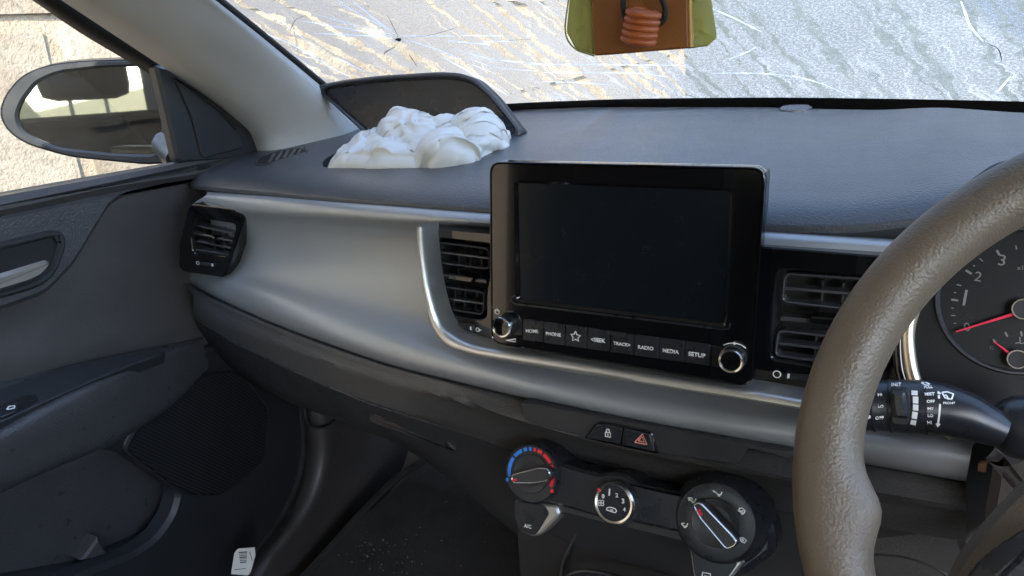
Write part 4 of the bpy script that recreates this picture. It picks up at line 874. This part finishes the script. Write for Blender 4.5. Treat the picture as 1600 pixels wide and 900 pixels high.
def airbag():
    fl_, fr_ = V(hole[1]), V((hf[5].x+.012, hf[4].y-.0)); br, bl = V((hf[-1].x-.004, HB-.004)), V((hf[0].x-.03, HB-.002))
    nu, nv = 150, 100; u = np.linspace(0, 1, nu); v = np.linspace(0, 1, nv); U, Vv = np.meshgrid(u, v)
    fr2 = [hf[i] for i in range(1, len(hf))]; fx = np.interp(u, np.linspace(0, 1, len(fr2)), [p.x for p in fr2]); fy = np.interp(u, np.linspace(0, 1, len(fr2)), [p.y for p in fr2])
    bx_ = bl.x+(br.x-bl.x)*u; by_ = bl.y+(br.y-bl.y)*u
    X = fx*(1-Vv)+bx_*Vv; Y = fy*(1-Vv)+by_*Vv; base = np.vectorize(padz)(X, Y)
    def dome(cu, cv_, ru, rv, h, p=.6): return h*np.maximum(0, 1-((U-cu)/ru)**2-((Vv-cv_)/rv)**2)**p
    hgt = np.maximum.reduce([dome(.13, .45, .18, .6, .030), dome(.38, .62, .17, .5, .048, .8), dome(.56, .35, .16, .5, .034), dome(.79, .55, .19, .6, .040, .7), dome(.95, .5, .10, .5, .026), dome(.28, .25, .12, .35, .024), dome(.50, .75, .2, .4, .034)])
    rng = np.random.default_rng(11)
    P = np.stack([X, Y, base-.014+hgt], -1)
    lo = np.array([[noise.noise(V((a*5, b*4, 3.3))) for a in u] for b in v]); P[..., 2] += .010*lo*np.sin(np.pi*U)*np.sin(np.pi*Vv)
    P += rng.normal(0, .0004, P.shape); W = np.ones((nv, nu)); W[0] = W[-1] = 0; W[:, 0] = W[:, -1] = 0
    P[0, :, 2] = base[0]-.016; P[-1, :, 2] = base[-1]-.006; P[:, 0, 2] = base[:, 0]-.016; P[:, -1, 2] = base[:, -1]-.012
    P0 = P.copy(); target = P0[..., 2].copy(); vel = np.zeros_like(P)
    offs = [(0, 1, 1.22, 1.), (1, 0, 1.30, 1.), (1, 1, 1.0, .35), (1, -1, 1.0, .35), (0, 2, 1.05, .15), (2, 0, 1.05, .15)]
    rest = []
    for dv, du, k, st_ in offs:
        a = P0[:nv-dv, (0 if du >= 0 else -du):(nu-du if du >= 0 else nu)]; b = P0[dv:, (du if du >= 0 else 0):(nu if du >= 0 else nu+du)]
        L0 = np.linalg.norm(a-b, axis=-1); kk = k if st_ == 1. else (1.25 if dv and du else 2.2/2)
        rest.append(L0*kk)
    for it in range(150):
        vel *= .9; vel[..., 2] -= .00002; vel[..., 2] += (.012 if it < 60 else .003)*(target-P[..., 2])
        Q = P+vel*W[..., None]
        for sub in range(3):
            for (dv, du, k, st_), L0 in zip(offs, rest):
                sa = (slice(0, nv-dv), slice(0 if du >= 0 else -du, nu-du if du >= 0 else nu)); sb = (slice(dv, nv), slice(du if du >= 0 else 0, nu if du >= 0 else nu+du))
                d = Q[sb]-Q[sa]; l = np.linalg.norm(d, axis=-1)+1e-9; wa, wb = W[sa], W[sb]; ws_ = wa+wb+1e-9
                diff = (l-L0)/l*st_*.45
                if dv == 2 or du == 2: diff = np.minimum(diff, 0)
                c_ = d*diff[..., None]; Q[sa] += c_*(wa/ws_)[..., None]; Q[sb] -= c_*(wb/ws_)[..., None]
            lowm = base-.03; Q[..., 2] = np.maximum(Q[..., 2], lowm); yl = HB-.002+(Q[..., 2]-base)*.2; Q[..., 1] = np.minimum(Q[..., 1], yl)
        vel = (Q-P)*.8; P = Q
    for _ in range(1): P[1:-1, 1:-1] = .6*P[1:-1, 1:-1]+.1*(P[:-2, 1:-1]+P[2:, 1:-1]+P[1:-1, :-2]+P[1:-1, 2:])
    T1_ = np.gradient(P, axis=1); T2_ = np.gradient(P, axis=0); Nn = np.cross(T1_, T2_); Nn /= np.linalg.norm(Nn, axis=-1, keepdims=True)+1e-9
    def saw(t):
        t = t-math.floor(t); return t**1.4 if t < .82 else .7575*(1-t)/.18
    rc = random.Random(21); CRS = []
    for l_ in (.085, .07, .058, .046, .038, .03):
        th = rc.uniform(0, 3.14); CRS.append((l_, math.cos(th), math.sin(th), rc.uniform(-.7, .7), rc.random()))
    def fold(i, j):
        p = V(P[i, j]); a = .5+1.1*noise.noise(p*9); n1 = noise.noise(p*13+V((3, 1, 0))); n2 = noise.noise(p*17+V((9, 4, 2)))
        s1 = saw(24*(p.x*math.cos(a)+p.y*math.sin(a)*.6+p.z*.5)+1.1*n1); s2 = saw(17*(-p.x*.6+p.y*.9+p.z)+1.3*n2)
        m1 = min(1, max(0, .55+1.4*noise.noise(p*11+V((0, 5, 5))))); m2 = min(1, max(0, .45-1.4*noise.noise(p*11+V((0, 5, 5)))))
        s3 = saw(46*(p.x*.8-p.y*.5+p.z*.9)+2.2*noise.noise(p*24)); m3 = max(0, min(1, .4+2*noise.noise(p*20+V((2, 2, 9)))))
        q = p+noise.noise_vector(p*11)*.016; tri = sum(l_*.17*abs(((q.x*ax+q.y*ay*.8+q.z*az)/l_+ph) % 1-.5) for l_, ax, ay, az, ph in CRS)
        return .0090*s1*m1+.0080*s2*m2+tri
    for _ in range(14): P[1:-1, 1:-1] = .4*P[1:-1, 1:-1]+.15*(P[:-2, 1:-1]+P[2:, 1:-1]+P[1:-1, :-2]+P[1:-1, 2:])
    T1_ = np.gradient(P, axis=1); T2_ = np.gradient(P, axis=0); Nn = np.cross(T1_, T2_); Nn /= np.linalg.norm(Nn, axis=-1, keepdims=True)+1e-9
    Fd = np.array([[fold(i, j) for j in range(nu)] for i in range(nv)])*np.minimum(1, 8*np.minimum(np.minimum(U, 1-U), np.minimum(Vv*1.4, 1-Vv)))
    P = P+Nn*Fd[..., None]
    rows_ = [[V(P[i, j]) for j in range(nu)] for i in range(nv)]
    o = grid('airbag', rows_, M['bag'], None, sm=True); fixn(o)
    m = o.modifiers.new('solid', 'SOLIDIFY'); m.thickness = .0006
    return tag(o, 'crumpled white deflated airbag spilling from the open dash top', 'airbag')
airbag()

# ================================================================== steering wheel
sw_ = thing('steering_wheel', 'grained black steering wheel rim cutting across the right side', 'steering wheel')
SWt = R(30); SWc = V((.359, -.170, -.043)); SWR = .175
SWp = Plane(SWc, (0, -math.cos(SWt), math.sin(SWt)), (0, math.sin(SWt), math.cos(SWt)))
def prj(p):
    d = p-CAM; z_ = d.dot(fw); return 800+FPX*d.dot(rt)/z_, 450-FPX*d.dot(up)/z_
A = np.linspace(0, 2*math.pi, 161)[:-1]
bul = min(A, key=lambda a: abs(prj(SWp.p3((SWR-.02)*math.cos(a), (SWR-.02)*math.sin(a)))[1]-795) if math.cos(a) < 0 else 9e9)
rv = []; seg = 28
for a in A:
    da = (a-bul+math.pi) % (2*math.pi)-math.pi
    da2 = (a-(math.pi-bul)+math.pi) % (2*math.pi)-math.pi
    e = math.exp(-(da/.11)**2)+math.exp(-(da2/.11)**2); thin = math.exp(-((da-.0)/.5)**2)
    row_ = []
    for k in range(seg):
        q = 2*math.pi*k/seg; ri = .0162; rr_ = SWR+ri*1.04*math.cos(q)*(1 if math.cos(q) > 0 else 1+.55*e); hh_ = ri*1.0*math.sin(q)
        row_.append(SWp.p3(rr_*math.cos(a), rr_*math.sin(a), hh_))
    rv.append(row_+[row_[0]])
rv.append(rv[0]); rim = grid('rim', rv, M['wheel'], sw_, sm=True); fixn(rim)
hubp = rnd([SWp.px(*q, .0) for q in [(1625, 752), (1600, 778), (1545, 838), (1497, 905), (1480, 960), (1600, 1100), (1800, 1100), (1800, 720)]], .02)
slab('hub_cover', hubp, SWp, -.05, .0, M['wheel'], sw_, bev=.012)
slab('spoke_trim', rnd([SWp.px(*q, .008) for q in [(1640, 815), (1600, 832), (1550, 868), (1515, 905), (1500, 950), (1700, 1000)]], .01), SWp, -.01, .008, M['housing'], sw_, bev=.006)
for a in (bul+.28,):
    pass

# ================================================================== wiper stalk and column
stk = thing('wiper_stalk', 'black wiper stalk with white lettering behind the steering wheel', 'stalk')
YS = -.055
cen = [(1330, 632), (1352, 632.5), (1364, 633), (1366, 633), (1430, 635), (1448, 636), (1450, 636), (1480, 641), (1510, 650), (1540, 663), (1568, 674)]
hlf = [36, 36, 36, 35.2, 37, 37.5, 36.5, 35, 32, 27, 22]
path = [on(1, x, y, YS) for x, y in cen]; rad = [h_*((p-CAM).length*.985)/FPX for h_, p in zip(hlf, path)]
stem = tube('stalk_body', path, rad, M['housing'], stk, seg=40, sm=30)
ax_ = (path[6]-path[2]).normalized()
for x0, x1, rr_ in ((1364.0, 1367, 1.012), (1390, 1392, 1.01), (1446, 1449, 1.012)):
    a_, b_ = on(1, x0, 633+(x0-1364)*.03, YS), on(1, x1, 633+(x1-1364)*.03, YS); tube('sleeve_groove', [a_, b_], rad[4]*rr_, M['dark'], stk, seg=40)
dg = bpy.context.evaluated_depsgraph_get()
SB = BVHTree.FromPolygons([v.co[:] for v in stem.data.vertices], [p.vertices[:] for p in stem.data.polygons])
def onstalk(px, py, off=.0004):
    d = ray(px, py).normalized(); h_ = SB.ray_cast(CAM, d)
    if h_[0] is None: return on(1, px, py, YS-.018)
    return h_[0]-d*off
def wrap(o, off=.0005):
    """lay a flat mark on the curved stalk"""
    for v in o.data.vertices:
        d = (v.co-CAM).normalized(); h_ = SB.ray_cast(CAM, d)
        if h_[0] is not None: v.co = h_[0]-d*off
    return o
SPl = Plane(on(1, 1450, 635, YS-.02), (0, -1, .25))
def zs(x, y): return 1340+x/5.623, 560+y/5.623
def stext(s, x0, y0, x1, y1, par=stem):
    o = text('lettering', s, SPl, SPl.px(*zs(x0, y0)), SPl.px(*zs(x1, y1)), 0, M['white'], par, embolden=.03); wrap(o)
for s, x0, y0, x1, y1 in (('HI', 178, 330, 215, 330), ('LO', 180, 430, 228, 432), ('OFF', 158, 537, 232, 532), ('MIST', 590, 325, 678, 322), ('OFF', 608, 388, 678, 388), ('INT', 614, 450, 668, 450), ('LO', 616, 512, 664, 515), ('HI', 613, 575, 652, 575), ('FRONT', 752, 400, 858, 402), ('PULL', 585, 262, 660, 258), ('INIT', 298, 243, 385, 240)): stext(s, x0, y0, x1, y1)
def sline(nm, L, w_=.0011):
    o = strokes(nm, SPl, [[SPl.px(*zs(*q)) for q in smooth([(*p, 0) for p in l], max(6, len(l)*3))] if False else [SPl.px(*zs(*q)) for q in l] for l in L], w_, 0, M['white'], stem); wrap(o)
sline('arrow_symbol', [[(708, 310), (712, 290), (718, 300), (726, 312)], [(713, 320), (716, 352)], [(724, 400), (722, 450), (716, 510), (706, 575), (703, 590)], [(692, 572), (703, 597), (722, 574)]])
sline('wiper_symbol', [[(742, 298), (790, 293), (842, 312), (826, 358), (795, 352), (768, 345), (742, 298)], [(800, 362), (785, 330), (768, 318)]], .0009)
sline('spray_symbol', [[(560, 212), (595, 208), (635, 225), (620, 236), (590, 230), (560, 212)]], .0008)
for y0, y1, xa in ((283, 322, 482), (335, 395, 492), (405, 458, 492), (470, 530, 487), (543, 583, 476)):
    sline('level_mark', [[(xa+18, y0), (xa+18 if y0 < 460 else xa+10, y1)]], .0030 if y0 > 300 else .0034)
for cx_, cy_ in ((98, 513), (385, 555)): sline('pointer_symbol', [[(cx_-20, cy_-14), (cx_+18, cy_+1)], [(cx_-20, cy_+16), (cx_+18, cy_+1)], [(cx_-18, cy_), (cx_+10, cy_)]], .0014)
# thumb switch set into the sleeve
TP = Plane(onstalk(1406, 632, .0), (0.02, -1, .30))
slab('thumb_bed', rnd(TP.pxs([zs(288, 262), zs(440, 265), zs(462, 330), zs(462, 545), zs(440, 590), zs(296, 582)]), .003), TP, -.012, .0012, M['dark'], stk, bev=.0008)
tw = slab('thumb_switch', rnd(TP.pxs([zs(292, 292), zs(415, 292), zs(432, 380), zs(452, 535), zs(318, 527), zs(300, 420)], .004), .002), TP, -.008, .0042, M['housing'], stk, bev=.002)
col_ = thing('steering_column', 'black steering column shroud at the right edge below the stalk', 'column')
ball = on(1, 1596, 668, YS+.01)
bmq = bmesh.new(); bmesh.ops.create_uvsphere(bmq, u_segments=28, v_segments=16, radius=.0185)
me = bpy.data.meshes.new('stalk_boot'); bmq.to_mesh(me); bmq.free(); me.materials.append(M['housing']); me.shade_smooth()
sb = bpy.data.objects.new('stalk_boot', me); COL.objects.link(sb); sb.parent = col_; sb.location = ball; sb.scale = (1, 1, 1.1)
CPl = Plane(on(1, 1580, 760, -.03), (-.35, -1, .1))
slab('column_shroud', rnd(CPl.pxs([(1548, 700), (1560, 712), (1578, 708), (1600, 690), (1680, 660), (1720, 900), (1530, 880), (1534, 800), (1545, 740)]), .006), CPl, -.16, .0, M['door'], col_, bev=.008)
slab('trim_clip', CPl.pxs([(1528, 724), (1543, 723), (1541, 739), (1527, 737)], -.03), CPl, -.035, -.03, M['copper'], col_, bev=.0005)

# ================================================================== instrument cluster
ic = thing('instrument_cluster', 'dark instrument cluster with red needles seen through the steering wheel', 'instrument cluster')
tI = R(22); IC = Plane(on(1, 1590, 490, .035), (0, -math.cos(tI), math.sin(tI)))
slab('cluster_face', rnd(IC.pxs([(1425, 380), (1560, 290), (1900, 300), (1900, 700), (1450, 680), (1436, 600), (1424, 520)]), .01), IC, -.02, 0, M['gauge'], ic, bev=.001)
gc = IC.px(1592, 470); gr_ = dist2(IC.px(1465, 471), gc)
lathe('gauge_ring', IC, gc, [(gr_*1.05, 0), (gr_*1.03, .003), (gr_*1.0, .003), (gr_*.97, .0006)], M['smoothblack'], ic, 72)
gd = lathe('gauge_dial', IC, gc, [(gr_*.97, .0003), (gr_*.97, .0008), (0, .0008)], M['gauge'], ic, 64)
def zg(x, y): return 1400+x/3.215, 340+y/3.215
def gl(nm, L, w_): strokes(nm, IC, [IC.pxs([zg(*q) for q in l], .001) for l in L], w_, .0009, M['dimwhite'], gd)
for l in ([(278, 412), (312, 416)], [(350, 264), (380, 283)], [(506, 164), (521, 189)]): gl('major_tick', [l], .0014)
for l in ([(420, 204), (436, 220)], [(305, 336), (328, 342)], [(276, 492), (300, 492)], [(602, 140), (606, 160)], [(290, 376), (302, 378)], [(278, 454), (290, 455)], [(290, 532), (303, 530)], [(388, 238), (396, 245)]): gl('minor_tick', [l], .0007)
for s, a, b in (('1', (333, 440), (346, 442)), ('2', (390, 316), (424, 322)), ('3', (512, 238), (545, 242)), ('0', (345, 571), (376, 568)), ('x1000', (608, 262), (700, 262)), ('C', (472, 662), (490, 662))):
    text('numeral', s, IC, IC.px(*zg(*a), .001), IC.px(*zg(*b), .001), .0009, M['dimwhite'], gd)
def needle(a, b, r_, nm='needle'):
    A_, B_ = IC.px(*a, .006), IC.px(*b, .006); return tube(nm, [IC.p3(*A_, .006), IC.p3(*B_, .006)], [r_*.6, r_*1.3], M['needle'], ic, seg=8)
needle(zg(302, 573), zg(612, 478), .0009); needle(zg(490, 622), zg(582, 692), .0008)
def hubring(px, r_): 
    c = IC.px(*px, .007); lathe('needle_hub', IC, c, [(r_, .002), (r_, .008), (r_*.9, .0085), (r_*.86, .008), (0, .0078)], M['dark'], ic, 32); lathe('hub_ring', IC, c, [(r_*1.06, .006), (r_*1.04, .0088), (r_*.9, .0088), (r_*.88, .0078)], M['chrome'], ic, 32)
hubring(zg(640, 460), .0068); hubring(zg(610, 712), .0062)
for l in ([(488, 612), (500, 625)], [(548, 575), (560, 598)], [(628, 572), (632, 596)]): gl('major_tick', [l], .0011)
gl('coolant_symbol', [[(622, 600), (624, 628)], [(600, 632), (615, 628), (630, 633), (643, 629)]], .0007)
tube('cluster_surround', smooth([IC.p3(*IC.px(*q), .006) for q in [(1452, 420), (1432, 470), (1419, 515), (1421, 560), (1430, 597), (1450, 640), (1490, 680)]], 40), .0046, M['cream'], ic, seg=12)
tube('surround_edge', smooth([IC.p3(*IC.px(*q), .004) for q in [(1435, 425), (1418, 475), (1405, 525), (1406, 570), (1414, 600), (1434, 645)]], 40), .004, M['gloss'], ic, seg=12)
slab('cluster_hood', rnd(IC.pxs([(1395, 420), (1450, 330), (1560, 250), (1900, 250), (1900, 300), (1560, 300), (1462, 372), (1425, 430), (1405, 560), (1440, 660), (1400, 640), (1385, 560)], -.005), .01), IC, -.03, .0, M['smoothblack'], ic, bev=.004)

# ================================================================== hanging ornament
pe = thing('hanging_ornament', 'wooden block ornament in olive gauze with ridged orange bead on black cord', 'ornament')
OP = Plane(on(1, 1000, 40, .0), (.12, -1, .05))
def zo(x, y): return 860+x/5.33, y/5.33
blk = OP.pxs([zo(318, -420), zo(1135, -420), zo(1150, 400), zo(366, 465)])
slab('wood_block', rnd(blk, .0015), OP, -.03, 0, M['wood'], pe, bev=.0012)
slab('pale_edge', OP.pxs([zo(1130, -420), zo(1158, -420), zo(1178, 392), zo(1150, 402)]), OP, -.029, -.0006, M['woodedge'], pe, bev=.0008)
gz_ = thing; rows_ = []
lg = [(370, -420), (365, -200), (365, 0), (380, 160), (390, 455)]; lo_ = [(170, -420), (155, -200), (150, 0), (124, 262), (200, 402)]
def poly(L, n):
    out = []
    for i in range(n):
        t_ = i/(n-1)*(len(L)-1); k = min(int(t_), len(L)-2); out.append(V((*L[k], 0)).lerp(V((*L[k+1], 0)), t_-k))
    return out
def gside(nm, inner, outer, seed):
    rows_ = []; 
    for t_ in np.linspace(0, 1, 7):
        r__ = []
        for a, b in zip(poly(inner, 22), poly(outer, 22)):
            p = a.lerp(b, t_); q = OP.px(*zo(p.x, p.y), -.012); w_ = OP.p3(*q, -.006-.012*t_+.005*noise.noise(V((p.x*.012, p.y*.012, seed)))*math.sin(math.pi*min(t_+.15, 1)))
            r__.append(w_)
        rows_.append(r__)
    o = grid(nm, rows_, M['gauze'], pe, sm=25); m = o.modifiers.new('s', 'SOLIDIFY'); m.thickness = .0012; return o
gside('gauze_side', lg, lo_, 1.); gside('gauze_side', [(1165, -420), (1165, -200), (1168, 0), (1175, 200), (1160, 405)], [(1300, -420), (1310, -200), (1335, 20), (1380, 310), (1300, 385)], 4.)
tube('gauze_hem', smooth([OP.p3(*OP.px(*zo(*q), -.016), -.016) for q in [(150, -100), (150, 0), (124, 262), (200, 402), (366, 466)]], 30), .0007, M['gauze'], pe, seg=6)
a3 = OP.p3(*OP.px(*zo(790, 85), .014), .014); b3 = OP.p3(*OP.px(*zo(728, 360), .014), .014); axis = (a3-b3).normalized()
BP = Plane(b3, (axis+V((0, -.12, .0))).normalized(), (0, 1, 0)); BL = (a3-b3).length; br_ = dist2(OP.px(*zo(585, 300), .014), OP.px(*zo(880, 330), .014))/2
bd = lathe('ridged_bead', BP, (0, 0), [(br_*.7, -.001), (br_*.86, 0), (br_*.86, BL), (br_*.55, BL+.001), (br_*.5, BL-.003)], M['bead'], pe, 36)
for k in range(5):
    z0 = BL*(k/5); e_ = BL/5; lathe('bead_ring', BP, (0, 0), [(br_*.84, z0+.0002), (br_*.96, z0+e_*.15), (br_, z0+e_*.4), (br_, z0+e_*.65), (br_*.95, z0+e_*.88), (br_*.84, z0+e_*.98)], M['bead'], bd, 40, sm=50)
for L in ([(625, -300), (612, -60), (605, 60), (622, 140), (650, 160)], [(905, -300), (915, -60), (955, 70), (945, 160), (900, 200)]):
    tube('cord', smooth([OP.p3(*OP.px(*zo(*q), .012), .012) for q in L], 40), .0021, M['cord'], pe, seg=8)

# ================================================================== footwell
kp = loft('kick_panel', [cx([(440, 560), (440, 640), (445, 720), (418, 800), (355, 885), (300, 960)], -.70), cx([(468, 560), (470, 640), (474, 720), (446, 800), (385, 885), (340, 960)], -.668), cx([(474, 560), (477, 640), (482, 720), (455, 800), (395, 885), (350, 960)], -.640), cx([(500, 560), (502, 650), (505, 720), (482, 790), (430, 860), (360, 960)], -.605), cx([(545, 560), (545, 660), (540, 740), (515, 800), (460, 870), (390, 970)], -.61), cx([(640, 560), (640, 690), (610, 770), (560, 830), (480, 905), (420, 980)], -.61)], M['door'], None, nu=40, sub=5, sm=80)
tag(kp, 'black plastic kick panel and sill between door and footwell', 'kick panel')
tube_o = tube('cable_clip', smooth(cx([(476, 615), (478, 655), (490, 667), (508, 666), (522, 657), (527, 648), (510, 646), (500, 640)], -.60), 30), .0028, M['smoothblack'], None, seg=8); tag(tube_o, 'thin black cable loop hanging under the glovebox by the door', 'cable')
FM = Plane((-.35, .1, -.60), (0, -.32, 1), (0, 1, 0))
mt_ = slab('floor_mat', rnd(FM.pxs([(455, 935), (560, 815), (650, 735), (700, 702), (770, 690), (900, 700), (1050, 760), (1100, 1000), (700, 1100)]), .02), FM, -.01, .004, M['carpet'], None, bev=.002); tag(mt_, 'dirty black carpet mat in the passenger footwell', 'floor mat')
re_ = tube('carpet_ridge', smooth([FM.p3(*FM.px(*q), .004) for q in [(430, 950), (490, 890), (560, 812), (620, 752), (690, 703)]], 40), .007, M['carpet'], None, seg=10); tag(re_, 'raised carpet edge running along the footwell', 'carpet edge')
random.seed(9); cr_v = []; cr_f = []
for k in range(110):
    if k < 80: px_, py_ = random.gauss(590, 45), random.gauss(868, 22)
    else: px_, py_ = random.uniform(560, 830), random.uniform(730, 900)
    a = FM.px(px_, py_, .004); p = FM.p3(*a, .0045); s = random.uniform(.0006, .0022)*(1.6 if random.random() < .08 else 1)
    b = len(cr_v)
    for q in ((1, 0, 0), (-.6, .8, 0), (-.5, -.8, 0), (0, 0, 1)): cr_v.append(p+V(q)*s*random.uniform(.6, 1.3))
    cr_f += [(b, b+1, b+3), (b+1, b+2, b+3), (b+2, b, b+3), (b, b+2, b+1)]
M['grit'] = mat('brown_grit', (.14, .10, .07), .9)
gr = mobj('grit', cr_v, cr_f, M['grit']); tag(gr, 'pale grit and crumbs scattered on the footwell mat', 'grit', kind='stuff')
TG = Plane(on(0, 380, 876, -.595), (.9, -.5, .35))
tg = thing('paper_tag', 'small white paper tag with a barcode by the door sill', 'tag')
slab('tag_sheet', rnd(TG.pxs([(361, 897), (366, 864), (372, 857), (398, 855), (399, 868), (392, 893), (388, 899)]), .001, 3), TG, 0, .0008, M['paper'], tg, bev=.0002)
for k in range(7): strokes('bar', TG, [TG.pxs([(373+.3*k, 863+k*2.6), (386-.2*k, 862.2+k*2.6)])], .0009 if k % 3 else .0016, .0008, M['dark'], tg, th=.0002)
for q in ([(390, 862), (394, 876)], [(366, 890), (384, 888)]): strokes('print_line', TG, [TG.pxs(q)], .0008, .0008, M['dark'], tg, th=.0002)

# ================================================================== tidy: put each thing's origin at its base
bpy.context.view_layer.update()
for o in list(COL.objects):
    if o.type == 'EMPTY' and o.parent is None:
        lo, hi = V((1e9,)*3), V((-1e9,)*3)
        for ch in o.children_recursive:
            if ch.type != 'MESH': continue
            for b in ch.bound_box:
                p = ch.matrix_world @ V(b); lo = V(map(min, lo, p)); hi = V(map(max, hi, p))
        L = V(((lo.x+hi.x)/2, (lo.y+hi.y)/2, lo.z)); o.location = L
        for ch in o.children: ch.location = ch.location-L
